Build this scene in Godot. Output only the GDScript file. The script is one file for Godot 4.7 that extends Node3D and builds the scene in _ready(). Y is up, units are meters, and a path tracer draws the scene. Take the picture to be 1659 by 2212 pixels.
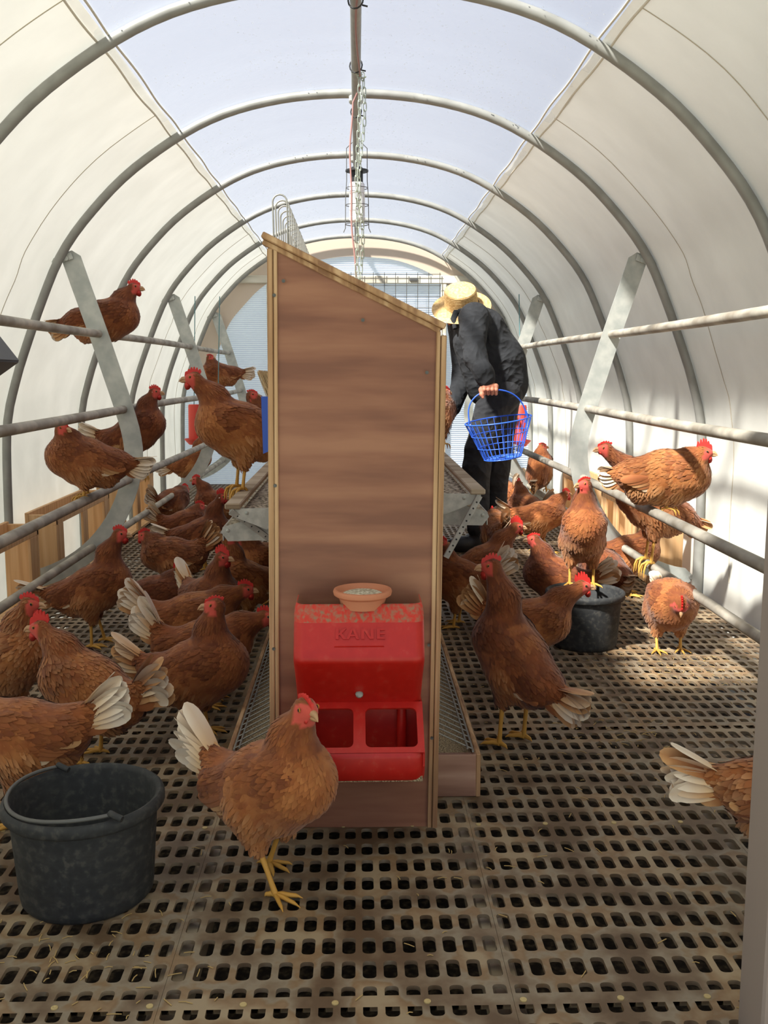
extends Node3D
# Inside of a poultry tunnel house: hoops, translucent covers, roost bars, nest unit, hens and a person collecting eggs.
# x runs across the house (0 below the ridge), y up from the slatted floor, -z along the house; distances from the door end are positive "d" (z = -d).

var M := {}
var used := {}
var rng := RandomNumberGenerator.new()
var sec := PackedVector2Array()

func _ready() -> void:
	rng.seed = 7
	# --- camera (eye height 1.05 m, below the ridge) ---
	var cam := Camera3D.new()
	cam.name = "camera"
	var yaw := 0.02737
	var pitch := 0.14325
	var r := Vector3(cos(yaw), 0, sin(yaw))
	var u := Vector3(sin(yaw) * sin(pitch), cos(pitch), -cos(yaw) * sin(pitch))
	var f := Vector3(sin(yaw) * cos(pitch), -sin(pitch), -cos(yaw) * cos(pitch))
	add_child(cam)
	cam.transform = Transform3D(Basis(r, u, -f), Vector3(0, 1.05, 0))
	cam.fov = 55.54
	cam.near = 0.05
	cam.far = 400.0
	cam.current = true
	# --- sky, exposure ---
	var we := WorldEnvironment.new()
	we.name = "world_environment"
	var env := Environment.new()
	env.background_mode = Environment.BG_SKY
	var sk := ProceduralSkyMaterial.new()
	sk.sky_top_color = Color(0.72, 0.78, 0.91)
	sk.sky_horizon_color = Color(0.87, 0.90, 0.94)
	sk.ground_bottom_color = Color(0.42, 0.40, 0.33)
	sk.ground_horizon_color = Color(0.60, 0.60, 0.55)
	sk.sky_curve = 0.2
	sk.sky_energy_multiplier = 1.05
	sk.ground_energy_multiplier = 0.55
	sk.sun_angle_max = 2.0
	var sky := Sky.new()
	sky.sky_material = sk
	env.sky = sky
	env.tonemap_mode = Environment.TONE_MAPPER_LINEAR
	env.tonemap_exposure = 0.80
	env.sdfgi_enabled = true
	env.ssao_enabled = true
	env.ssil_enabled = true
	we.environment = env
	add_child(we)
	# --- the sun: high, behind and over the shoulder on the side of the cream wall ---
	var sun := DirectionalLight3D.new()
	sun.name = "sun"
	sun.light_color = Color(1.0, 0.985, 0.95)
	sun.light_energy = 6.6
	sun.light_angular_distance = 3.5
	sun.shadow_enabled = true
	add_child(sun)
	sun.look_at_from_position(Vector3(-20, 30, 19), Vector3(-20, 30, 19) + Vector3(1.0, -1.5, -0.95), Vector3.UP)
	make_materials()
	section()
	build_house()
	build_floor()
	build_roosts()
	build_end_wall()
	build_side_boxes()
	build_nest()
	build_feeder()
	build_hanging()
	build_props()
	build_person()
	build_hens()

# ---------------------------------------------------------------- mesh collector
class MB:
	var v := PackedVector3Array()
	var n := PackedVector3Array()
	var c := PackedColorArray()
	var t := PackedVector2Array()
	var i := PackedInt32Array()
	var col := Color.WHITE
	var colored := false
	func vert(p: Vector3, nn: Vector3, uv := Vector2.ZERO) -> int:
		v.append(p); n.append(nn); c.append(col); t.append(uv)
		return v.size() - 1
	func face(a: int, b: int, d: int) -> void:
		if (v[b] - v[a]).cross(v[d] - v[a]).dot(n[a] + n[b] + n[d]) > 0.0:
			i.append(a); i.append(d); i.append(b)
		else:
			i.append(a); i.append(b); i.append(d)
	func tri(a: Vector3, b: Vector3, d: Vector3) -> void:
		var nn := (b - a).cross(d - a).normalized()
		face(vert(a, nn), vert(b, nn), vert(d, nn))
	func quad(a: Vector3, b: Vector3, d: Vector3, e: Vector3, out := Vector3.ZERO) -> void:
		var nn := (b - a).cross(d - a).normalized()
		if nn.length() < 0.5:
			nn = (d - a).cross(e - a).normalized()
		if out != Vector3.ZERO and nn.dot(out) < 0.0:
			nn = -nn
		var lu := a.distance_to(b)
		var lv := b.distance_to(d)
		var k := vert(a, nn, Vector2(0, 0))
		vert(b, nn, Vector2(lu, 0)); vert(d, nn, Vector2(lu, lv)); vert(e, nn, Vector2(0, lv))
		face(k, k + 1, k + 2)
		face(k, k + 2, k + 3)
	# box with chamfered edges
	func box(ctr: Vector3, size: Vector3, b := Basis(), ch := 0.0) -> void:
		var h := size * 0.5
		var ax := [Vector3.RIGHT, Vector3.UP, Vector3.BACK]
		ch = minf(ch, minf(h.x, minf(h.y, h.z)) * 0.6)
		for k in 3:
			for s in [-1.0, 1.0]:
				var a: Vector3 = ax[k]
				var p: Vector3 = ax[(k + 1) % 3]
				var q: Vector3 = ax[(k + 2) % 3]
				var hp := absf(h.dot(p)) - ch
				var hq := absf(h.dot(q)) - ch
				var o: Vector3 = a * s * absf(h.dot(a))
				quad(ctr + b * (o - p * hp - q * hq), ctr + b * (o + p * hp - q * hq), ctr + b * (o + p * hp + q * hq), ctr + b * (o - p * hp + q * hq), b * (a * s))
		if ch <= 0.0:
			return
		for k in 3:
			for s in [-1.0, 1.0]:
				for w in [-1.0, 1.0]:
					var a: Vector3 = ax[k]
					var p: Vector3 = ax[(k + 1) % 3] * s
					var q: Vector3 = ax[(k + 2) % 3] * w
					var la := absf(h.dot(a)) - ch
					var hp := absf(h.dot(p))
					var hq := absf(h.dot(q))
					quad(ctr + b * (a * la + p * hp + q * (hq - ch)), ctr + b * (-a * la + p * hp + q * (hq - ch)), ctr + b * (-a * la + p * (hp - ch) + q * hq), ctr + b * (a * la + p * (hp - ch) + q * hq), b * (p + q))
		for s in [-1.0, 1.0]:
			for w in [-1.0, 1.0]:
				for e in [-1.0, 1.0]:
					var o := Vector3(s, w, e)
					var nn := (b * o).normalized()
					var k := vert(ctr + b * Vector3(s * h.x, w * (h.y - ch), e * (h.z - ch)), nn)
					vert(ctr + b * Vector3(s * (h.x - ch), w * h.y, e * (h.z - ch)), nn)
					vert(ctr + b * Vector3(s * (h.x - ch), w * (h.y - ch), e * h.z), nn)
					face(k, k + 1, k + 2)
	# box between two points (beam): width along side, height along up
	func beam(a: Vector3, b: Vector3, w: float, hh: float, up := Vector3.UP, ch := 0.003) -> void:
		var d := (b - a)
		var z := d.normalized()
		var x := up.cross(z).normalized()
		var y := z.cross(x)
		box((a + b) * 0.5, Vector3(w, hh, d.length()), Basis(x, y, z), ch)
	func tube(path: Array, rad, segs := 8, caps := true, closed := false) -> void:
		var m := path.size()
		var first := -1
		var prev_x := Vector3.ZERO
		var along := 0.0
		for k in m:
			var p: Vector3 = path[k]
			var a: Vector3 = path[(k - 1 + m) % m] if (k > 0 or closed) else p
			var e: Vector3 = path[(k + 1) % m] if (k < m - 1 or closed) else p
			var d := (e - a).normalized()
			if k == 0:
				prev_x = d.cross(Vector3.UP if absf(d.y) < 0.9 else Vector3.RIGHT).normalized()
			var x := (prev_x - d * prev_x.dot(d)).normalized()
			var y := d.cross(x)
			prev_x = x
			if k > 0:
				along += p.distance_to(path[k - 1])
			var rr: float = rad if rad is float else rad[k]
			for s in segs:
				var g := TAU * s / segs
				var o := x * cos(g) + y * sin(g)
				var id := vert(p + o * rr, o, Vector2(float(s) / segs, along))
				if first < 0:
					first = id
		var rings := m if closed else m - 1
		for k in rings:
			for s in segs:
				var a := first + k * segs + s
				var b := first + k * segs + (s + 1) % segs
				var d := first + ((k + 1) % m) * segs + s
				var e := first + ((k + 1) % m) * segs + (s + 1) % segs
				face(a, b, e)
				face(a, e, d)
		if caps and not closed:
			for q in [0, m - 1]:
				var p: Vector3 = path[q]
				var o: Vector3 = (path[0] - path[1]) if q == 0 else (path[m - 1] - path[m - 2])
				o = o.normalized()
				var ctr := vert(p, o)
				var ring := []
				for s in segs:
					ring.append(vert(v[first + q * segs + s], o))
				for s in segs:
					face(ctr, ring[s], ring[(s + 1) % segs])
	# profile: array of Vector2(radius, height); turned round y
	func lathe(profile: Array, segs := 24, xf := Transform3D(), sharp := 0.75) -> void:
		var m := profile.size()
		for k in m - 1:
			var a: Vector2 = profile[k]
			var b: Vector2 = profile[k + 1]
			var e := (b - a).normalized()
			var nn := Vector2(e.y, -e.x)
			var na := nn
			var nb := nn
			if k > 0:
				var pe: Vector2 = (a - profile[k - 1]).normalized()
				var pn := Vector2(pe.y, -pe.x)
				if pn.dot(nn) > sharp:
					na = (pn + nn).normalized()
			if k < m - 2:
				var pe2: Vector2 = (profile[k + 2] - b).normalized()
				var pn2 := Vector2(pe2.y, -pe2.x)
				if pn2.dot(nn) > sharp:
					nb = (pn2 + nn).normalized()
			var f := v.size()
			for s in segs:
				var g := TAU * s / segs
				var d := Vector3(cos(g), 0, sin(g))
				vert(xf * (d * a.x + Vector3(0, a.y, 0)), (xf.basis * (d * na.x + Vector3(0, na.y, 0))).normalized(), Vector2(float(s) / segs, a.y))
				vert(xf * (d * b.x + Vector3(0, b.y, 0)), (xf.basis * (d * nb.x + Vector3(0, nb.y, 0))).normalized(), Vector2(float(s) / segs, b.y))
			for s in segs:
				var w := (s + 1) % segs
				if a.x > 1e-6:
					face(f + s * 2, f + w * 2, f + w * 2 + 1)
				if b.x > 1e-6:
					face(f + s * 2, f + w * 2 + 1, f + s * 2 + 1)
	func ball(ctr: Vector3, r: Vector3, segs := 10, b := Basis()) -> void:
		var prof := []
		for k in segs / 2 + 1:
			var g := PI * k / (segs / 2) - PI / 2
			prof.append(Vector2(cos(g), sin(g)))
		lathe(prof, segs, Transform3D(b * Basis.from_scale(r), ctr), -1.0)
	# grid of points rows x cols with smooth normals; out gives the side it faces
	func grid(pts: Array, rows: int, cols: int, flip := false, uvs: Array = []) -> void:
		var f := v.size()
		for a in rows:
			for b in cols:
				var p: Vector3 = pts[a * cols + b]
				var du: Vector3 = pts[a * cols + mini(b + 1, cols - 1)] - pts[a * cols + maxi(b - 1, 0)]
				var dv: Vector3 = pts[mini(a + 1, rows - 1) * cols + b] - pts[maxi(a - 1, 0) * cols + b]
				var nn := du.cross(dv).normalized()
				vert(p, -nn if flip else nn, uvs[a * cols + b] if uvs.size() else Vector2(b, a))
		for a in rows - 1:
			for b in cols - 1:
				var k := f + a * cols + b
				face(k, k + 1, k + cols + 1)
				face(k, k + cols + 1, k + cols)
	# flat polygon in the xy plane of xf, thickness th along z
	func slab(poly: PackedVector2Array, th: float, xf := Transform3D()) -> void:
		var ix := Geometry2D.triangulate_polygon(poly)
		for s in [-1.0, 1.0]:
			var f := v.size()
			for p in poly:
				vert(xf * Vector3(p.x, p.y, th * 0.5 * s), xf.basis.z * s, p)
			for k in ix.size() / 3:
				face(f + ix[k * 3], f + ix[k * 3 + 1], f + ix[k * 3 + 2])
		var ar := 0.0
		var m := poly.size()
		for k in m:
			ar += poly[k].cross(poly[(k + 1) % m])
		for k in m:
			var a := poly[k]
			var b := poly[(k + 1) % m]
			var o := Vector2(b.y - a.y, a.x - b.x) * signf(ar)
			quad(xf * Vector3(a.x, a.y, th * 0.5), xf * Vector3(b.x, b.y, th * 0.5), xf * Vector3(b.x, b.y, -th * 0.5), xf * Vector3(a.x, a.y, -th * 0.5), xf.basis * Vector3(o.x, o.y, 0))
	func mesh() -> ArrayMesh:
		var a := []
		a.resize(Mesh.ARRAY_MAX)
		a[Mesh.ARRAY_VERTEX] = v
		a[Mesh.ARRAY_NORMAL] = n
		a[Mesh.ARRAY_TEX_UV] = t
		if colored:
			a[Mesh.ARRAY_COLOR] = c
		a[Mesh.ARRAY_INDEX] = i
		var m := ArrayMesh.new()
		m.add_surface_from_arrays(Mesh.PRIMITIVE_TRIANGLES, a)
		return m

# ---------------------------------------------------------------- scene helpers
func numbered(called: String) -> String:
	if not used.has(called):
		used[called] = 0
		return called
	used[called] += 1
	return "%s_%03d" % [called, used[called]]

func put(called: String, mesh: Mesh, m: Material, parent: Node = self, xf := Transform3D()) -> MeshInstance3D:
	var o := MeshInstance3D.new()
	o.name = numbered(called) if parent == self else called
	o.mesh = mesh
	o.material_override = m
	o.transform = xf
	o.cast_shadow = GeometryInstance3D.SHADOW_CASTING_SETTING_ON
	parent.add_child(o, true)
	return o

func tag(o: Node, label: String, category: String, group := "", kind := "") -> Node:
	if label: o.set_meta("label", label)
	if category: o.set_meta("category", category)
	if group: o.set_meta("group", group)
	if kind: o.set_meta("kind", kind)
	return o

func thing(called: String, label: String, category: String, at := Vector3.ZERO, turn := 0.0, group := "", kind := "") -> Node3D:
	var o := Node3D.new()
	o.name = numbered(called)
	add_child(o)
	o.position = at
	o.rotation.y = turn
	tag(o, label, category, group, kind)
	return o

func ramp(stops: Array) -> Gradient:
	var g := Gradient.new()
	var off := PackedFloat32Array()
	var cs := PackedColorArray()
	for s in stops:
		off.append(s[0]); cs.append(s[1])
	g.offsets = off
	g.colors = cs
	return g

func noise_tex(freq: float, seed_: int, stops: Array, size := 512, oct := 4, type := FastNoiseLite.TYPE_SIMPLEX_SMOOTH, wd := -1) -> NoiseTexture2D:
	var n := FastNoiseLite.new()
	n.seed = seed_
	n.frequency = freq
	n.noise_type = type
	n.fractal_octaves = oct
	var t := NoiseTexture2D.new()
	t.width = size if wd < 0 else wd
	t.height = size
	t.seamless = true
	t.noise = n
	if stops.size():
		t.color_ramp = ramp(stops)
	return t

func mat(c: Color, rough := 0.7, metal := 0.0) -> StandardMaterial3D:
	var m := StandardMaterial3D.new()
	m.albedo_color = c
	m.roughness = rough
	m.metallic = metal
	return m

func tri_mat(tex: Texture2D, scale: float, rough := 0.8, metal := 0.0, world := true) -> StandardMaterial3D:
	var m := mat(Color.WHITE, rough, metal)
	m.albedo_texture = tex
	m.uv1_triplanar = true
	m.uv1_world_triplanar = world
	m.uv1_scale = Vector3.ONE * scale
	return m

func bump(m: StandardMaterial3D, tex: Texture2D, cm: float) -> void:
	m.heightmap_enabled = true
	m.heightmap_texture = tex
	m.heightmap_scale = cm

func make_materials() -> void:
	var c := func(r, g, b) -> Color: return Color8(r, g, b)
	# galvanised pipe, steel plate
	M.steel = tri_mat(noise_tex(0.02, 3, [[0.25, c.call(138, 138, 133)], [0.5, c.call(146, 146, 141)], [0.75, c.call(154, 154, 149)]], 256), 1.5, 0.55, 0.15)
	M.roost = tri_mat(noise_tex(0.010, 5, [[0.2, c.call(138, 129, 114)], [0.42, c.call(156, 150, 138)], [0.6, c.call(168, 162, 150)], [0.8, c.call(188, 181, 166)]], 512), 1.3, 0.7, 0.15)
	M.plate = tri_mat(noise_tex(0.03, 8, [[0.2, c.call(170, 174, 170)], [0.55, c.call(182, 185, 180)], [0.8, c.call(192, 194, 188)]], 256), 1.5, 0.5, 0.3)
	M.tray = tri_mat(noise_tex(0.03, 9, [[0.3, c.call(176, 176, 172)], [0.6, c.call(192, 192, 187)], [0.85, c.call(204, 202, 196)]], 256), 3.0, 0.55, 0.2)
	M.manure = tri_mat(noise_tex(0.025, 10, [[0.3, c.call(58, 48, 38)], [0.42, c.call(140, 126, 106)], [0.6, c.call(190, 178, 158)], [0.8, c.call(206, 196, 178)]], 512), 4.0, 0.9)
	bump(M.manure, noise_tex(0.04, 11, [], 256), 0.4)
	# covers: woven sheet that lets light through
	M.cover = tri_mat(noise_tex(0.012, 12, [[0.2, c.call(229, 229, 221)], [0.8, c.call(238, 238, 230)]], 512, 5), 0.6, 0.7)
	M.cover.backlight_enabled = true
	M.cover.backlight = Color(0.305, 0.305, 0.305).linear_to_srgb()
	M.film = mat(Color(0.90, 0.91, 0.93, 0.34), 0.35)
	M.film.transparency = BaseMaterial3D.TRANSPARENCY_ALPHA
	M.film.backlight_enabled = true
	M.film.backlight = Color(0.40, 0.41, 0.43).linear_to_srgb()
	bump(M.film, noise_tex(0.02, 13, [], 512), 0.5)
	M.film.uv1_triplanar = true
	M.film.uv1_world_triplanar = true
	M.film.uv1_scale = Vector3.ONE * 1.3
	M.hem = mat(c.call(214, 208, 192), 0.75)
	M.thread = mat(c.call(186, 176, 158), 0.8)
	M.poly = mat(c.call(204, 214, 228), 0.4)
	M.poly.backlight_enabled = true
	M.poly.backlight = Color(0.93, 0.96, 1.0)
	M.band = mat(c.call(204, 186, 168), 0.8)
	M.band.backlight_enabled = true
	M.band.backlight = Color(0.55, 0.50, 0.45)
	M.drop = mat(Color(1, 1, 1, 0.0), 0.02)
	M.drop.transparency = BaseMaterial3D.TRANSPARENCY_ALPHA
	M.drop.refraction_enabled = true
	M.drop.refraction_scale = 0.033
	# floor plastic with dried dirt
	M.floor = tri_mat(noise_tex(0.008, 14, [[0.24, c.call(92, 72, 52)], [0.40, c.call(116, 98, 78)], [0.52, c.call(134, 122, 104)], [0.60, c.call(124, 98, 70)], [0.78, c.call(150, 132, 106)]], 1024, 6), 0.55, 0.58)
	bump(M.floor, noise_tex(0.03, 15, [], 512), 0.12)
	M.soil = tri_mat(noise_tex(0.03, 16, [[0.3, c.call(38, 30, 22)], [0.6, c.call(66, 54, 42)], [0.8, c.call(92, 80, 62)]], 512), 2.0, 0.95)
	M.yard = tri_mat(noise_tex(0.03, 17, [[0.3, c.call(128, 134, 112)], [0.6, c.call(152, 152, 136)], [0.8, c.call(172, 168, 152)]], 512), 0.7, 0.95)  # outdoor ground, paled to bounce sunlight in through the doorway
	M.screw = mat(c.call(190, 170, 120), 0.5, 0.3)
	# timber
	M.ply = wood_mat(21, c.call(124, 79, 60), c.call(144, 96, 73), c.call(160, 112, 86), 0.5)
	M.ply2 = wood_mat(22, c.call(128, 92, 76), c.call(160, 122, 104), c.call(180, 146, 126), 0.6)
	M.edge = wood_mat(23, c.call(140, 102, 72), c.call(176, 138, 100), c.call(202, 168, 130), 0.65, true)
	M.pine = wood_mat(24, c.call(198, 154, 106), c.call(210, 167, 119), c.call(220, 180, 134), 0.65, true)
	M.greyboard = wood_mat(25, c.call(136, 116, 94), c.call(166, 148, 124), c.call(190, 174, 152), 0.85)
	M.whitepanel = mat(c.call(226, 220, 208), 0.6)
	M.beam = wood_mat(26, c.call(186, 178, 160), c.call(206, 200, 184), c.call(220, 216, 202), 0.7)
	M.grain_feed = tri_mat(noise_tex(0.12, 27, [[0.3, c.call(112, 96, 72)], [0.5, c.call(160, 142, 112)], [0.75, c.call(190, 174, 142)]], 512), 3.0, 0.95)
	bump(M.grain_feed, noise_tex(0.15, 28, [], 256), 0.6)
	# plastics
	M.red = tri_mat(noise_tex(0.02, 30, [[0.3, c.call(178, 22, 13)], [0.7, c.call(186, 27, 18)], [0.86, c.call(188, 52, 40)]], 512), 3.0, 0.42)
	M.red2 = mat(c.call(214, 70, 54), 0.5)
	M.reddust = tri_mat(noise_tex(0.05, 31, [[0.35, c.call(200, 52, 40)], [0.55, c.call(176, 92, 74)], [0.75, c.call(142, 116, 92)]], 512), 3.0, 0.8)
	M.rubber = tri_mat(noise_tex(0.03, 32, [[0.3, c.call(34, 36, 38)], [0.6, c.call(44, 46, 48)], [0.78, c.call(70, 68, 64)]], 512), 2.5, 0.72)
	bump(M.rubber, noise_tex(0.06, 33, [], 256), 0.08)
	M.blackplastic = mat(c.call(30, 30, 32), 0.5)
	M.blue = mat(c.call(44, 92, 206), 0.4)
	M.bluewire = mat(c.call(50, 100, 214), 0.38)
	M.terracotta = mat(c.call(196, 128, 96), 0.75)
	M.white = mat(c.call(232, 230, 226), 0.5)
	M.whiteplastic = mat(c.call(228, 226, 226), 0.45)
	M.greyjamb = mat(c.call(142, 130, 124), 0.75)
	M.chain = mat(c.call(178, 186, 172), 0.35, 0.7)
	M.wire = mat(c.call(150, 150, 146), 0.45, 0.6)
	M.dwire = mat(c.call(96, 96, 94), 0.5, 0.5)
	M.cable = mat(c.call(150, 110, 104), 0.6)
	M.tie = mat(c.call(40, 40, 42), 0.6)
	M.twine = mat(c.call(92, 138, 142), 0.7)
	M.bristle = mat(c.call(206, 180, 140), 0.9)

func wood_mat(sd: int, a: Color, b: Color, d: Color, rough: float, upright := false) -> StandardMaterial3D:
	# long grain: a texture much finer across than along
	var m := tri_mat(noise_tex(0.012, sd, [[0.22, a], [0.5, b], [0.78, d]], 256 if upright else 1024, 5, FastNoiseLite.TYPE_SIMPLEX_SMOOTH, 1024 if upright else 256), 1.0, rough)
	m.uv1_world_triplanar = false
	m.uv1_scale = Vector3(2.2, 0.4, 2.2) if upright else Vector3(0.4, 0.75, 0.4)
	bump(m, noise_tex(0.03, sd + 50, [], 256 if upright else 1024, 4, FastNoiseLite.TYPE_SIMPLEX_SMOOTH, 1024 if upright else 256), 0.03)
	return m

# ---------------------------------------------------------------- the tunnel
func section() -> void:
	var hp := [Vector2(1.62, -0.36), Vector2(1.62, 0.0), Vector2(1.617, 0.34), Vector2(1.602, 0.78), Vector2(1.552, 1.0), Vector2(1.49, 1.175), Vector2(1.408, 1.38), Vector2(1.315, 1.575), Vector2(1.18, 1.75), Vector2(0.975, 1.945), Vector2(0.672, 2.135), Vector2(0.355, 2.232), Vector2(0.0, 2.262)]
	var all := []
	for p in hp: all.append(Vector2(-p.x, p.y))
	for k in range(hp.size() - 2, -1, -1): all.append(hp[k])
	var cv := Curve2D.new()
	for k in all.size():
		var a: Vector2 = all[maxi(k - 1, 0)]
		var b: Vector2 = all[mini(k + 1, all.size() - 1)]
		var tg := (b - a) / 6.0
		cv.add_point(all[k], -tg, tg)
	var L := cv.get_baked_length()
	for k in 121:
		sec.append(cv.sample_baked(L * k / 120.0, true))

func sec_at(u: float, off := 0.0) -> Vector2:
	var q := clampf(u, 0.0, 1.0) * 120.0
	var k := mini(int(q), 119)
	var p := sec[k].lerp(sec[k + 1], q - k)
	var tg := (sec[mini(k + 2, 120)] - sec[maxi(k - 1, 0)]).normalized()
	return p + Vector2(-tg.y, tg.x) * off

const HOOPS := [0.81, 2.04, 3.27, 4.5, 5.72, 6.96, 8.1, 9.05]

# height of the sheet over the hoop line: sags a little between hoops, with folds
func sheet_off(u: float, d: float, fn: FastNoiseLite, amp: float) -> float:
	var gap := 1.0
	for h in HOOPS: gap = minf(gap, absf(d - h))
	var k := clampf(gap / 0.5, 0.0, 1.0)
	var drag := fn.get_noise_2d(u * 260.0 + d * 30.0, d * 60.0) * 0.6 + fn.get_noise_2d(u * 90.0 - d * 70.0 + 400.0, d * 40.0) * 0.8
	var low := clampf(1.0 - minf(u, 1.0 - u) / 0.16, 0.0, 1.0)
	var hang := fn.get_noise_2d(d * 190.0, u * 26.0 + 77.0) * 0.020 * low * k
	var cr := 0.0
	for c in [[0.262, 3.0], [0.178, 8.0]]:
		var e: float = minf(u, 1.0 - u) - c[0] - 0.006 * sin(d * 0.9 + c[1]) - 0.003 * sin(d * 3.1 + c[1])
		cr += (e / 0.010) * exp(-e * e / 0.00012) * 0.011
	return 0.024 - 0.010 * k * k + drag * amp * (0.25 + 0.75 * k) + hang + cr * k

func sheet(u0: float, u1: float, d0: float, d1: float, rows: int, cols: int, amp: float, sd: int, wavy := 0.0) -> ArrayMesh:
	var fn := FastNoiseLite.new()
	fn.seed = sd
	fn.frequency = 0.02
	fn.fractal_octaves = 3
	var pts := []
	var uvs := []
	for a in rows:
		var d := lerpf(d0, d1, float(a) / (rows - 1))
		for b in cols:
			var u := lerpf(u0, u1, float(b) / (cols - 1))
			var p := sec_at(u, sheet_off(u, d, fn, amp))
			pts.append(Vector3(p.x, p.y, -d))
			uvs.append(Vector2(u * 5.6, d))
	var m := MB.new()
	m.grid(pts, rows, cols, true, uvs)
	return m.mesh()

const U_A := 0.386   # where the cream sheet ends and the clear strip begins
const U_B := 0.614

func build_house() -> void:
	var ends := 9.32
	tag(put("wall_left", sheet(0.0, U_A, -0.15, ends, 240, 56, 0.010, 2), M.cover), "cream translucent woven cover stretched over the hoops on the sunlit side", "wall", "", "structure")
	tag(put("wall_right", sheet(U_B, 1.0, -0.15, ends, 240, 56, 0.013, 3), M.cover), "white woven cover stretched over the hoops on the shaded side", "wall", "", "structure")
	tag(put("ceiling", sheet(U_A - 0.004, U_B + 0.004, 1.75, ends, 220, 44, 0.010, 4), M.film), "clear plastic film strip along the ridge dotted with water drops", "ceiling", "", "structure")
	tag(put("ceiling", sheet(U_A - 0.004, U_B + 0.004, -0.15, 1.75, 40, 30, 0.006, 5), M.cover), "cream woven cover over the ridge above the entrance", "ceiling", "", "structure")  # porch roof out of view, added to keep direct sun off the near end
	# hems beside the clear strip and sewn seams across the sheets
	var fn := FastNoiseLite.new()
	fn.seed = 4
	fn.frequency = 0.02
	fn.fractal_octaves = 3
	for q in [U_A, U_B]:
		var w := 0.004
		var m := MB.new()
		for row in 2:
			var path := []
			for k in 130:
				var d := lerpf(1.75, 9.3, k / 129.0)
				var p := sec_at(q + (w * (row * 1.5 - 0.4)) * (1.0 if q > 0.5 else -1.0) + 0.0004 * sin(d * 9.0 + row * 2.0), sheet_off(q, d, fn, 0.010) - 0.006)
				path.append(Vector3(p.x, p.y, -d))
			m.tube(path, 0.0042, 6)
		tag(put("trim_%d" % (1 if q < 0.5 else 2), m.mesh(), M.hem), "rolled cream hem where the %s cover meets the clear roof strip" % ("sunlit" if q < 0.5 else "shaded"), "hem", "", "structure")
	var sn := 3
	for d in [2.9, 4.14, 7.55, 8.75]:
		for side in 2:
			var path := []
			for k in 70:
				var u := lerpf(0.07, U_A - 0.004, k / 69.0)
				if side: u = 1.0 - u
				var dd: float = d + 0.012 * sin(u * 60.0 + d) + 0.01 * sin(u * 23.0)
				var fo := FastNoiseLite.new()
				fo.seed = 2 + side
				fo.frequency = 0.02
				fo.fractal_octaves = 3
				var p := sec_at(u, sheet_off(u, dd, fo, 0.010 if side == 0 else 0.013) - 0.002)
				path.append(Vector3(p.x, p.y, -dd))
			var m := MB.new()
			m.tube(path, 0.0016, 5)
			tag(put("trim_%d" % sn, m.mesh(), M.thread), "thin sewn seam running up the %s cover" % ("cream" if side == 0 else "white"), "seam", "sewn seams in the covers", "structure")
			sn += 1
	# hoops
	for d in HOOPS:
		var path := []
		for k in 97:
			var p := sec_at(lerpf(0.055, 0.945, k / 96.0))
			path.append(Vector3(p.x, p.y, 0))
		var h := thing("steel_hoop", hoop_label(d), "hoop", Vector3(0, 0, -d), 0.0, "tunnel hoops")
		var m := MB.new()
		m.tube(path, 0.0195, 10)
		put("tube", m.mesh(), M.steel, h)
		for s in [-1.0, 1.0]:
			var pm := MB.new()
			pm.tube([Vector3(1.62 * s, -0.3, 0), Vector3(1.617 * s, 0.30, 0)], 0.024, 10)
			put("ground_post", pm.mesh(), M.steel, h)
		# ridge clamp
		var cm := MB.new()
		cm.box(Vector3(0, 2.236, 0), Vector3(0.062, 0.03, 0.05), Basis(), 0.006)
		put("ridge_clamp", cm.mesh(), M.plate, h)
	# ridge pipe
	var rp := MB.new()
	rp.tube([Vector3(0, 2.222, 0.1), Vector3(0, 2.222, -9.1)], 0.019, 10)
	tag(put("ridge_pipe", rp.mesh(), M.steel), "straight galvanised ridge pipe running under the clear roof", "pipe")
	# water drops hanging under the clear film
	var sm := MB.new()
	sm.ball(Vector3.ZERO, Vector3(1, 0.7, 1), 8)
	var mm := MultiMesh.new()
	mm.transform_format = MultiMesh.TRANSFORM_3D
	mm.mesh = sm.mesh()
	var nd := 4200
	mm.instance_count = nd
	var pn := FastNoiseLite.new()
	pn.seed = 91
	pn.frequency = 0.9
	var got := 0
	while got < nd:
		var u := rng.randf_range(U_A + 0.004, U_B - 0.004)
		var d := 2.6 + 6.0 * pow(rng.randf(), 1.5)
		if pn.get_noise_2d(u * 12.0, d) + rng.randf_range(-0.35, 0.35) < 0.0: continue
		var p := sec_at(u, sheet_off(u, d, fn, 0.010) - 0.003)
		var s := rng.randf_range(0.0014, 0.0036)
		mm.set_instance_transform(got, Transform3D(Basis.from_scale(Vector3(s, s, s)), Vector3(p.x, p.y, -d)))
		got += 1
	var mi := MultiMeshInstance3D.new()
	mi.name = "water_drops"
	mi.multimesh = mm
	mi.material_override = M.drop
	add_child(mi)
	tag(mi, "small water drops clinging under the clear roof film", "drops", "", "stuff")
	# entrance partition behind the camera's doorway: boards either side and over the door
	var fw := thing("door_1", "grey timber frame of the open entrance doorway", "doorway", Vector3(0, 0, -1.40), 0.0, "", "structure")
	var hd := MB.new()
	hd.box(Vector3(-0.09, 2.03, 0.0), Vector3(1.52, 0.07, 0.09), Basis(), 0.004)
	put("header", hd.mesh(), M.greyjamb, fw)
	var lj := MB.new()
	lj.box(Vector3(-0.825, 0.82, 0.0), Vector3(0.05, 2.35, 0.09), Basis(), 0.004)
	put("door_jamb", lj.mesh(), M.greyjamb, fw)
	var th := MB.new()
	th.box(Vector3(0, -0.19, 0.0), Vector3(3.2, 0.36, 0.04), Basis(), 0.003)  # unseen board added to keep light from getting under the slats
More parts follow.
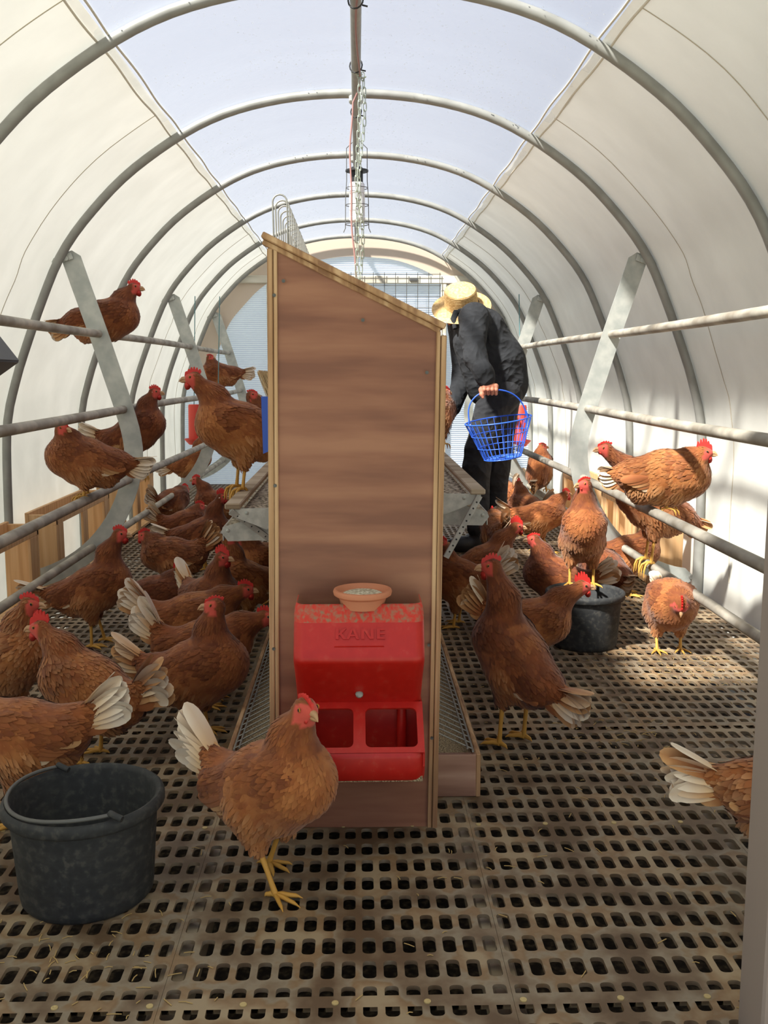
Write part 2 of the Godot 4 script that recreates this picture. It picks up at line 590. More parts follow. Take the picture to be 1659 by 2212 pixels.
	put("added_light_stop", th.mesh(), M.greyboard, fw)
	var dj := MB.new()
	dj.box(Vector3(0.645, 0.82, 0.0), Vector3(0.05, 2.35, 0.09), Basis(), 0.004)
	put("door_jamb", dj.mesh(), M.greyjamb, fw)
	# ground below and round the house
	var g := MB.new()
	g.box(Vector3(0, -0.44, -5.3), Vector3(3.3, 0.12, 8.0))
	tag(put("ground", g.mesh(), M.soil), "dark litter covered ground below the slatted floor", "ground", "", "structure")

	g = MB.new()
	g.box(Vector3(0, -0.47, -10), Vector3(120, 0.1, 120))
	tag(put("ground", g.mesh(), M.yard), "dry pasture outside the poultry house", "ground", "", "structure")

func hoop_label(d: float) -> String:
	if d < 1.0: return "galvanised steel hoop of the porch outside the entrance wall"  # belongs to the added porch, out of view
	if d < 2.5: return "galvanised steel hoop just inside the entrance wall"
	return {3.27: "galvanised steel hoop nearest the door without brackets", 4.5: "galvanised steel hoop carrying the first pair of perch brackets", 5.72: "galvanised steel hoop between the first and second perch brackets", 6.96: "galvanised steel hoop carrying the second pair of perch brackets", 8.1: "galvanised steel hoop just before the end wall hoop", 9.05: "galvanised steel hoop against the ribbed end wall"}[d]

func top_at(x: float) -> float:
	for k in 120:
		if sec[k].x <= x and sec[k + 1].x >= x and sec[k + 1].x > sec[k].x:
			return lerpf(sec[k].y, sec[k + 1].y, (x - sec[k].x) / (sec[k + 1].x - sec[k].x)) - 0.01
	return 0.0

# ---------------------------------------------------------------- slatted floor
const CW := 0.0372
const CL := 0.0725

func floor_cell(m: MB, x: float, z0: float, z1: float, ctr_z: float, hl: float, cut_lo: float, cut_hi: float) -> void:
	# plate cell x..x+CW, z0..z1 (going away = larger) with a rounded hole of half length hl about ctr_z, cut flat at cut_lo / cut_hi
	var hole := []
	var hw := 0.0122
	var r := 0.0085
	for q in [[1, 1, 0.0], [-1, 1, 90.0], [-1, -1, 180.0], [1, -1, 270.0]]:
		for k in 4:
			var g := deg_to_rad(q[2] + k * 30.0)
			var hx: float = q[0] * (hw - r) + r * cos(g)
			var hz: float = q[1] * (hl - r) + r * sin(g)
			hole.append(Vector2(x + CW * 0.5 + hx, clampf(ctr_z + hz, cut_lo, cut_hi)))
	var th := 0.008
	var cx := x + CW * 0.5
	var f := m.v.size()
	for p in hole:
		m.vert(Vector3(p.x, 0, -p.y), Vector3.UP)
	var cr := [Vector2(x + CW, z1), Vector2(x, z1), Vector2(x, z0), Vector2(x + CW, z0)]
	for p in cr:
		m.vert(Vector3(p.x, 0, -p.y), Vector3.UP)
	for q in 4:
		for k in 3:
			m.face(f + 16 + q, f + q * 4 + k, f + q * 4 + k + 1)
		m.face(f + 16 + q, f + q * 4 + 3, f + ((q + 1) * 4) % 16)
		m.face(f + 16 + q, f + ((q + 1) * 4) % 16, f + 16 + (q + 1) % 4)
	var w := m.v.size()
	for k in 16:
		var a: Vector2 = hole[k]
		var o := Vector3(cx - a.x, 0, -(ctr_z - a.y)).normalized()
		m.vert(Vector3(a.x, 0, -a.y), o)
		m.vert(Vector3(a.x, -th, -a.y), o)
	for k in 16:
		var a := w + k * 2
		var b := w + ((k + 1) % 16) * 2
		m.face(a, b, b + 1)
		m.face(a, b + 1, a + 1)

func build_floor() -> void:
	var fl := thing("floor", "brown stained plastic slatted floor of rounded slots", "floor", Vector3.ZERO, 0.0, "", "structure")
	var m := MB.new()
	var wd := 16 * CW
	# band at d = 0, then half slots, then eight rows of full slots
	for c in 16:
		var x := c * CW + 0.0003
		floor_cell(m, x, 0.015, 0.0515, 0.015, 0.0254, 0.015, 9.0)
		for r in 8:
			var z := 0.0515 + r * 0.0733
			floor_cell(m, x, z, z + 0.0733, z + 0.03665, 0.0254, -9.0, 9.0)
	m.quad(Vector3(0.0003, 0, 0), Vector3(wd + 0.0003, 0, 0), Vector3(wd + 0.0003, 0, -0.015), Vector3(0.0003, 0, -0.015), Vector3.UP)
	m.quad(Vector3(0.0003, 0, 0), Vector3(wd + 0.0003, 0, 0), Vector3(wd + 0.0003, -0.008, 0), Vector3(0.0003, -0.008, 0), Vector3.BACK)
	m.quad(Vector3(0.0003, 0, -0.6379), Vector3(wd + 0.0003, 0, -0.6379), Vector3(wd + 0.0003, -0.008, -0.6379), Vector3(0.0003, -0.008, -0.6379), Vector3.FORWARD)
	for x in [0.0003, wd + 0.0003]:
		m.quad(Vector3(x, 0, 0), Vector3(x, 0, -0.638), Vector3(x, -0.008, -0.638), Vector3(x, -0.008, 0), Vector3(-1 if x < 0.1 else 1, 0, 0))
	var pm := m.mesh()
	var pw := wd + 0.0006
	var jo := MB.new()
	jo.box(Vector3(0, -0.075, -5.0), Vector3(0.05, 0.10, 8.6), Basis(), 0.004)
	var jm := jo.mesh()
	for cx in range(-3, 3):
		var x := 0.26 + cx * pw
		for k in 13:
			var d := 1.504 + 0.638 * (k - 1)
			if k % 2 == 1:
				put("floor_panel", pm, M.floor, fl, Transform3D(Basis(), Vector3(x, 0, -d)))
			else:
				put("floor_panel", pm, M.floor, fl, Transform3D(Basis(Vector3.UP, PI), Vector3(x + pw, 0, -d - 0.638)))
		put("joist", jm, M.greyboard, fl, Transform3D(Basis(), Vector3(x, 0, 0)))
	# screws along the joints
	var sm := MB.new()
	sm.lathe([Vector2(0.006, 0.0), Vector2(0.006, 0.002), Vector2(0.003, 0.0028), Vector2(0.0, 0.0015)], 10)
	var scm := sm.mesh()
	for d in [1.500, 2.1425]:
		for k in 18:
			var x := -1.3 + k * 0.158 + rng.randf_range(-0.01, 0.01)
			put("screw", scm, M.screw, fl, Transform3D(Basis(), Vector3(x, 0.0, -d)))

	# scattered straw bits and dry droppings on the slats
	var bm := MB.new()
	bm.beam(Vector3(-0.5, 0, 0), Vector3(0.0, 0.06, 0.02), 0.07, 0.05, Vector3.UP, 0.0)
	bm.beam(Vector3(0.0, 0.06, 0.02), Vector3(0.5, 0.0, -0.04), 0.07, 0.05, Vector3.UP, 0.0)
	var mm := MultiMesh.new()
	mm.transform_format = MultiMesh.TRANSFORM_3D
	mm.mesh = bm.mesh()
	mm.instance_count = 700
	var spots := [Vector2(1.18, -3.35), Vector2(-0.95, -3.45), Vector2(0.75, -2.7), Vector2(-0.5, -1.62), Vector2(1.0, -4.3)]
	for k in 700:
		var p := Vector2(rng.randf_range(-1.4, 1.4), -rng.randf_range(1.45, 5.5))
		if k % 2 == 0:
			p = spots[(k / 2) % 5] + Vector2(rng.randfn(0.0, 0.13), rng.randfn(0.0, 0.12))
		if absf(p.x) < 0.36 and p.y < -2.1: p.x += 0.5
		var L := rng.randf_range(0.008, 0.026)
		mm.set_instance_transform(k, Transform3D(Basis(Vector3.UP, rng.randf() * TAU) * Basis.from_scale(Vector3(L, 0.02, 0.022)), Vector3(p.x, 0.001, p.y)))
	var mi := MultiMeshInstance3D.new()
	mi.name = "straw_litter"
	mi.multimesh = mm
	mi.material_override = mat(Color8(176, 148, 96), 0.9)
	add_child(mi)
	tag(mi, "short straw bits scattered over the slatted floor", "straw", "", "stuff")

# ---------------------------------------------------------------- roost bars and their steel brackets
const BARS := [Vector2(1.175, 1.222), Vector2(1.075, 0.876), Vector2(1.062, 0.550), Vector2(1.245, 0.232)]

func build_roosts() -> void:
	for s in [-1.0, 1.0]:
		var sunny: bool = s < 0.0
		for k in 4:
			var b: Vector2 = BARS[k]
			var m := MB.new()
			var path := []
			for q in 24:
				var d := lerpf(1.75, 9.06, q / 23.0)
				path.append(Vector3(b.x * s, b.y + 0.004 * sin(d * 1.3 + k), -d))
			m.tube(path, 0.0185, 10)
			var hn: String = ["topmost", "second highest", "third highest", "lowest"][k]
			tag(put("roost_bar", m.mesh(), M.roost), "dirty steel perch pipe, %s of four along the %s wall" % [hn, "cream sunlit" if sunny else "white shaded"], "roost bar", "roost bars")
		for d in [4.5, 6.96, 9.05]:
			# a curved flat bar: centre line and half width
			var cl := [Vector2(1.292, 1.585), Vector2(1.24, 1.42), Vector2(1.178, 1.23), Vector2(1.12, 1.04), Vector2(1.072, 0.88), Vector2(1.043, 0.76), Vector2(1.037, 0.66), Vector2(1.058, 0.54), Vector2(1.108, 0.41), Vector2(1.178, 0.30), Vector2(1.268, 0.208), Vector2(1.38, 0.135), Vector2(1.50, 0.088), Vector2(1.60, 0.072)]
			var cv := Curve2D.new()
			for k in cl.size():
				var tg: Vector2 = (cl[mini(k + 1, cl.size() - 1)] - cl[maxi(k - 1, 0)]) / 6.0
				cv.add_point(cl[k], -tg, tg)
			var L := cv.get_baked_length()
			var left := []
			var right := []
			var hw := 0.043
			for k in 41:
				var t := L * k / 40.0
				var p := cv.sample_baked(t, true)
				var q := (cv.sample_baked(minf(t + 0.01, L), true) - cv.sample_baked(maxf(t - 0.01, 0), true)).normalized()
				var w := hw
				var e := minf(t, L - t)
				if e < hw: w = sqrt(maxf(hw * hw - (hw - e) * (hw - e), 0.0002))
				left.append(p + Vector2(-q.y, q.x) * w)
				right.append(p - Vector2(-q.y, q.x) * w)
			var poly := PackedVector2Array()
			for p in left: poly.append(Vector2(p.x * s, p.y))
			right.reverse()
			for p in right: poly.append(Vector2(p.x * s, p.y))
			var where: String = {4.5: "by the wooden feed boxes", 6.96: "halfway down the house", 9.05: "against the ribbed end wall"}[d]
			var br := thing("roost_bracket", "curved flat steel perch bracket on the %s side %s" % ["cream wall" if sunny else "white wall", where], "bracket", Vector3(0, 0, -d - 0.028), 0.0, "roost brackets")
			var m := MB.new()
			m.slab(poly, 0.006)
			put("plate", m.mesh(), M.plate, br)
			# clamp to the hoop, with its bolt
			var cm := MB.new()
			cm.beam(Vector3(1.365 * s, 1.535, 0.018), Vector3(1.275 * s, 1.566, 0.012), 0.03, 0.006, Vector3.BACK, 0.001)
			cm.tube([Vector3(1.30 * s, 1.552, -0.01), Vector3(1.30 * s, 1.552, 0.022)], 0.011, 6)
			put("hoop_clamp", cm.mesh(), M.plate, br)
			for bb in [Vector2(1.595, 0.078)]:
				var bm := MB.new()
				bm.tube([Vector3(bb.x * s, bb.y, -0.01), Vector3(bb.x * s, bb.y, 0.014)], 0.012, 6)
				put("bolt", bm.mesh(), M.steel, br)

# ---------------------------------------------------------------- far end wall
func build_end_wall() -> void:
	var ew := thing("wall_back", "bluish ribbed polycarbonate end wall with a cream timber rail and wire mesh door", "wall", Vector3(0, 0, -9.16), 0.0, "", "structure")
	# ribbed sheet: horizontal flutes, cut to the arch
	var m := MB.new()
	var y := -0.3
	var row := 0
	var prev := []
	while y < 2.24:
		var hw := half_width(y)
		var z := 0.004 if row % 2 == 0 else -0.004
		var cur := [Vector3(-hw, y, z), Vector3(hw, y, z)]
		if prev.size():
			m.quad(prev[0], prev[1], cur[1], cur[0], Vector3.BACK)
		prev = cur
		y += 0.0095
		row += 1
	put("ribbed_sheet", m.mesh(), M.poly, ew)
	# tan fabric band along the arch
	var bm := MB.new()
	var pts := []
	for a in 2:
		for k in 81:
			var u := lerpf(0.20, 0.80, k / 80.0)
			var p := sec_at(u, 0.01 if a == 0 else -0.17 + 0.002 * sin(k * 0.7))
			pts.append(Vector3(p.x, p.y, 0.03))
	bm.grid(pts, 2, 81, true)
	put("arch_band", bm.mesh(), M.band, ew)
	var rail := MB.new()
	rail.box(Vector3(0, 1.885, 0.04), Vector3(2.24, 0.07, 0.05), Basis(), 0.005)
	put("rail", rail.mesh(), M.beam, ew)
	for x in [-0.80, 0.80]:
		var pm := MB.new()
		pm.box(Vector3(x, 0.77, 0.035), Vector3(0.05, 2.16, 0.05), Basis(), 0.005)
		put("post", pm.mesh(), M.beam, ew)
	var hm := MB.new()
	hm.box(Vector3(0.52, 1.885, 0.072), Vector3(0.075, 0.03, 0.012), Basis(), 0.003)
	put("hinge", hm.mesh(), M.dwire, ew)
	# welded mesh door
	for k in 16:
		var x := -0.76 + k * 0.1013
		var w := MB.new()
		w.tube([Vector3(x, 0.0, 0.085), Vector3(x, 1.945, 0.085)], 0.0032, 5)
		put("wire", w.mesh(), M.dwire, ew)
	for k in 20:
		var yy := 0.03 + k * 0.1
		var w := MB.new()
		w.tube([Vector3(-0.77, yy, 0.088), Vector3(0.77, yy, 0.088)], 0.0032, 5)
		put("wire", w.mesh(), M.dwire, ew)

func half_width(y: float) -> float:
	for k in range(60, 120):
		if sec[k].y >= y and sec[k + 1].y <= y and sec[k].y > sec[k + 1].y:
			return lerpf(sec[k].x, sec[k + 1].x, (sec[k].y - y) / (sec[k].y - sec[k + 1].y)) + 0.01
	return 1.62 if y < 1.0 else 0.02

# ---------------------------------------------------------------- wooden boxes along the walls
func build_side_boxes() -> void:
	var specs := [[-1.0, 3.15, 4.36, "by the door end of the cream wall"], [-1.0, 4.62, 5.62, "beside the first bracket on the cream wall"], [-1.0, 5.9, 6.85, "beyond the first bracket on the cream wall"], [1.0, 4.62, 4.98, "behind the lowest perch on the white wall"], [1.0, 5.02, 5.65, "under the white cover behind the perches"], [1.0, 5.85, 6.75, "far along the white wall"]]
	for q in specs:
		var s: float = q[0]
		var d0: float = q[1]
		var d1: float = q[2]
		var b := thing("wooden_feed_box", "open pine feed box frame %s" % q[3], "feed box", Vector3(1.51 * s, 0, -(d0 + d1) * 0.5), 0.0, "pine feed boxes along the walls")
		var L := d1 - d0
		for x in [-0.065, 0.065]:
			var m := MB.new()
			m.box(Vector3(x, 0.355, 0), Vector3(0.018, 0.06, L), Basis(), 0.002)
			put("rail", m.mesh(), M.pine, b)
		for z in [-L / 2 + 0.012, L / 2 - 0.012]:
			var m := MB.new()
			m.box(Vector3(0, 0.19, z), Vector3(0.148, 0.37, 0.02), Basis(), 0.002)
			put("end_board", m.mesh(), M.pine, b)
		for z in [-L / 2 + 0.07, 0.0, L / 2 - 0.07]:
			var m := MB.new()
			m.box(Vector3(-0.067 * s, 0.165, z), Vector3(0.014, 0.32, 0.085), Basis(), 0.002)
			put("upright", m.mesh(), M.pine, b)
		var pm := MB.new()
		pm.box(Vector3(0, 0.02, 0), Vector3(0.14, 0.016, L - 0.04), Basis(), 0.001)
		put("bottom_board", pm.mesh(), M.pine, b)

# ---------------------------------------------------------------- nest unit down the middle
const BD := 2.14   # distance of its end panel

func build_nest() -> void:
	var nb := thing("nest_box", "tall plywood nest unit with a sloping roof standing down the middle of the house", "nest box", Vector3(0, 0, -BD))
	nb.rotation.z = -0.011
	var xl := -0.205
	var xr := 0.172
	var yl := 1.335
	var yr := 1.155
	var dep := 4.0
	var sl := Vector2(xr - xl, yr - yl).normalized()
	var m := MB.new()
	m.slab(PackedVector2Array([Vector2(xl + 0.022, 0.0), Vector2(xr - 0.012, 0.0), Vector2(xr - 0.012, yr - 0.012), Vector2(xl + 0.022, yl - 0.026)]), 0.016, Transform3D(Basis(), Vector3(0, 0, -0.006)))
	put("end_panel", m.mesh(), M.ply, nb)
	# edge strips: one on the high side, two on the low side, one along the slope
	m = MB.new()
	m.box(Vector3(xl + 0.006, 0.654, -0.02), Vector3(0.012, 1.308, 0.06), Basis(), 0.002)
	put("corner_strip", m.mesh(), M.edge, nb)
	m = MB.new()
	m.box(Vector3(xl + 0.0175, 0.654, -0.004), Vector3(0.009, 1.308, 0.026), Basis(), 0.0015)
	put("corner_strip", m.mesh(), M.edge, nb)
	m = MB.new()
	m.box(Vector3(xr - 0.008, 0.57, -0.004), Vector3(0.0095, 1.138, 0.026), Basis(), 0.0015)
	put("corner_strip", m.mesh(), M.edge, nb)
	m = MB.new()
	m.box(Vector3(xr + 0.004, 0.565, -0.02), Vector3(0.012, 1.13, 0.06), Basis(), 0.002)
	put("corner_strip", m.mesh(), M.edge, nb)
	var rb := Basis(Vector3(sl.x, sl.y, 0), Vector3(-sl.y, sl.x, 0), Vector3(0, 0, 1))
	var mid := Vector3((xl + xr) * 0.5, (yl + yr) * 0.5, 0)
	var slen := Vector2(xr - xl, yr - yl).length()
	m = MB.new()
	m.box(mid + rb * Vector3(0, -0.016, -0.004), Vector3(slen + 0.004, 0.011, 0.028), rb, 0.0015)
	put("slope_strip", m.mesh(), M.edge, nb)
	m = MB.new()
	m.box(mid + rb * Vector3(0.0, -0.004, -dep * 0.5 + 0.015), Vector3(slen + 0.016, 0.013, dep + 0.02), rb, 0.002)
	put("roof_board", m.mesh(), M.edge, nb)
	for q in [[xl + 0.008, yl], [xr - 0.002, yr]]:
		m = MB.new()
		m.box(Vector3(q[0], q[1] * 0.5 - 0.015, -dep * 0.5 - 0.05), Vector3(0.012, q[1] - 0.03, dep - 0.1), Basis(), 0.001)
		put("side_board", m.mesh(), M.ply2, nb)
	m = MB.new()
	m.box(Vector3((xl + xr) * 0.5, 0.57, -dep), Vector3(xr - xl, 1.14, 0.014), Basis(), 0.002)
	put("end_panel", m.mesh(), M.ply, nb)
	# screw heads and knots
	var sm := MB.new()
	sm.lathe([Vector2(0.004, 0.0), Vector2(0.004, 0.0012), Vector2(0.0, 0.0006)], 8, Transform3D(Basis(Vector3.RIGHT, PI / 2), Vector3.ZERO))
	for p in [[-0.195, 0.43], [-0.19, 1.21], [0.155, 0.44], [0.14, 1.05], [-0.17, 1.24], [0.0, 1.16], [-0.19, 0.80], [0.166, 0.22]]:
		put("screw_head", sm.mesh(), M.dwire, nb, Transform3D(Basis(), Vector3(p[0], p[1], 0.0095)))
	# landing trays on both sides
	for s in [-1.0, 1.0]:
		var dz: float = (3.25 if s > 0 else 3.14)
		var yo: float = 0.0 if s > 0 else -0.032
		var lt := thing("landing_tray", "grey metal landing tray with dirty wooden perch on the nest unit facing the %s" % ("cream wall" if s < 0 else "white wall"), "landing tray", Vector3(0, yo, -dz))
		var len := 2.7
		var up := PackedVector2Array([Vector2(0.175 * s, 0.645), Vector2(0.416 * s, 0.642), Vector2(0.418 * s, 0.622), Vector2(0.30 * s, 0.574), Vector2(0.175 * s, 0.60)])
		m = MB.new()
		m.slab(up, 0.004)
		put("upper_end_plate", m.mesh(), M.tray, lt)
		var lo := PackedVector2Array([Vector2(0.175 * s, 0.618), Vector2(0.33 * s, 0.606), Vector2(0.445 * s, 0.574), Vector2(0.452 * s, 0.556), Vector2(0.43 * s, 0.526), Vector2(0.175 * s, 0.532)])
		m = MB.new()
		m.slab(lo, 0.004, Transform3D(Basis(), Vector3(0, 0, -0.05)))
		put("lower_end_plate", m.mesh(), M.tray, lt)
		m = MB.new()
		m.box(Vector3(0.405 * s, 0.650, -len * 0.5 + 0.01), Vector3(0.052, 0.020, len), Basis(), 0.004)
		put("perch_board", m.mesh(), M.greyboard, lt)
		m = MB.new()
		m.slab(PackedVector2Array([Vector2(0.175 * s, 0.632), Vector2(0.385 * s, 0.626), Vector2(0.385 * s, 0.618), Vector2(0.175 * s, 0.622)]), len - 0.03, Transform3D(Basis(), Vector3(0, 0, -len * 0.5)))
		put("upper_tray_floor", m.mesh(), M.manure, lt)
		m = MB.new()
		m.slab(PackedVector2Array([Vector2(0.175 * s, 0.604), Vector2(0.33 * s, 0.600), Vector2(0.446 * s, 0.570), Vector2(0.446 * s, 0.564), Vector2(0.33 * s, 0.592), Vector2(0.175 * s, 0.596)]), len - 0.06, Transform3D(Basis(), Vector3(0, 0, -len * 0.5 - 0.05)))
		put("lower_tray_floor", m.mesh(), M.manure, lt)
		m = MB.new()
		m.box(Vector3(0.447 * s, 0.548, -len * 0.5 - 0.05), Vector3(0.004, 0.045, len - 0.02), Basis(), 0.001)
		put("tray_lip", m.mesh(), M.tray, lt)
		for bp in [Vector2(0.36, 0.628), Vector2(0.43, 0.562)]:
			m = MB.new()
			m.lathe([Vector2(0.007, 0), Vector2(0.006, 0.003), Vector2(0, 0.005)], 8, Transform3D(Basis(Vector3.RIGHT, PI / 2), Vector3(bp.x * s, bp.y, 0.002 if bp.x < 0.4 else -0.048)))
			put("rivet", m.mesh(), M.plate, lt)
		# perforated strut down to the unit
		var a := Vector3(0.412 * s, 0.636, 0.012)
		var b := Vector3(0.30 * s, 0.425, 0.012)
		if s < 0: b = Vector3(-0.20, 0.45, -0.1)
		m = MB.new()
		m.beam(a, b, 0.018, 0.003, Vector3.BACK, 0.0005)
		m.beam(a + Vector3(-0.008 * s, 0.004, -0.006), b + Vector3(-0.008 * s, 0.004, -0.006), 0.003, 0.014, Vector3.BACK, 0.0005)
		var strut := put("strut", m.mesh(), M.tray, lt)
		for k in 9:
			var hm := MB.new()
			hm.tube([a.lerp(b, 0.1 + k * 0.1) + Vector3(0, 0, 0.0014), a.lerp(b, 0.1 + k * 0.1) + Vector3(0, 0, 0.0019)], 0.0033, 8)
			put("punched_hole", hm.mesh(), M.blackplastic, strut)
	# feed troughs along the foot of the unit
	for s in [-1.0, 1.0]:
		var d0: float = 2.30 if s > 0 else 2.32
		var L := 3.4
		var x0 := 0.178 if s > 0 else 0.212
		var x1 := 0.292 if s > 0 else 0.318
		var tr := thing("feed_trough", "wooden feed trough with sloping wire grill on the nest unit side facing the %s" % ("cream wall" if s < 0 else "white wall"), "feed trough", Vector3(0, 0, -d0))
		m = MB.new()
		m.box(Vector3((x0 + x1) * 0.5 * s, 0.056, 0), Vector3(x1 - x0, 0.11, 0.016), Basis(), 0.002)
		put("end_board", m.mesh(), M.ply2, tr)
		m = MB.new()
		m.box(Vector3((x1 + 0.005) * s, 0.056, -L * 0.5), Vector3(0.012, 0.112, L + 0.016), Basis(), 0.002)
		put("outer_board", m.mesh(), M.edge, tr)
		m = MB.new()
		m.box(Vector3((x0 + x1) * 0.5 * s, 0.045, -L * 0.5 - 0.01), Vector3(x1 - x0 - 0.004, 0.07, L - 0.02), Basis(), 0.001)
		put("feed", m.mesh(), M.grain_feed, tr)
		var hi := Vector3((x0 - 0.01) * s, 0.175, 0)
		var lw := Vector3((x1 - 0.008) * s, 0.118, 0)
		for e in [[lw, 0.0032], [lw + Vector3(-0.014 * s, 0.008, 0), 0.0026], [hi, 0.0028]]:
			m = MB.new()
			m.tube([e[0] + Vector3(0, 0, 0.004), e[0] + Vector3(0, 0, -L)], e[1], 6)
			put("grill_rail", m.mesh(), M.wire, tr)
		m = MB.new()
		m.tube([lw, hi], 0.0019, 5)
		var wm := m.mesh()
		for k in 84:
			put("grill_wire", wm, M.wire, tr, Transform3D(Basis(), Vector3(0, 0, -0.012 - k * 0.04)))
	# row of bent wire loops on the high edge of the roof
	var wl := thing("roof_wire_loops", "row of upright bent wire loops along the high edge of the nest roof", "wire guard", Vector3(-0.168, 1.315, -2.24))
	for k in 16:
		var path := [Vector3(-0.016, 0, 0)]
		for q in 9:
			var g := PI - PI * q / 8.0
			path.append(Vector3(0.016 * cos(g) - 0.002 + 0.0, 0.108 + 0.016 * sin(g), 0))
		path.append(Vector3(0.016, 0.0, 0))
		m = MB.new()
		m.tube(path, 0.0021, 6)
		put("wire_loop", m.mesh(), M.wire, wl, Transform3D(Basis(), Vector3(0, 0, -0.075 * k)))

# ---------------------------------------------------------------- red hopper feeder on the end panel
func round_shell(prof: Array, hw: float, r: float, zb: float) -> ArrayMesh:
	# prof: Vector3(y, z forward, width factor); each row is a U of straight sides and a rounded front
	var pts := []
	var cols := 0
	for p in prof:
		var w: float = hw * p.z
		var rr := minf(r, p.y * 0.45)
		var row := [Vector3(-w, p.x, zb), Vector3(-w, p.x, zb + (p.y - rr) * 0.5)]
		for k in 6:
			var g := PI - PI * 0.5 * k / 5.0
			row.append(Vector3(-w + rr + rr * cos(g), p.x, zb + p.y - rr + rr * sin(g)))
		for k in range(1, 6):
			row.append(Vector3(lerpf(-w + rr, w - rr, k / 6.0), p.x, zb + p.y))
		for k in 6:
			var g := PI * 0.5 - PI * 0.5 * k / 5.0
			row.append(Vector3(w - rr + rr * cos(g), p.x, zb + p.y - rr + rr * sin(g)))
		row.append(Vector3(w, p.x, zb + (p.y - rr) * 0.5))
		row.append(Vector3(w, p.x, zb))
		cols = row.size()
		pts.append_array(row)
	var m := MB.new()
	m.grid(pts, prof.size(), cols)
	return m.mesh()

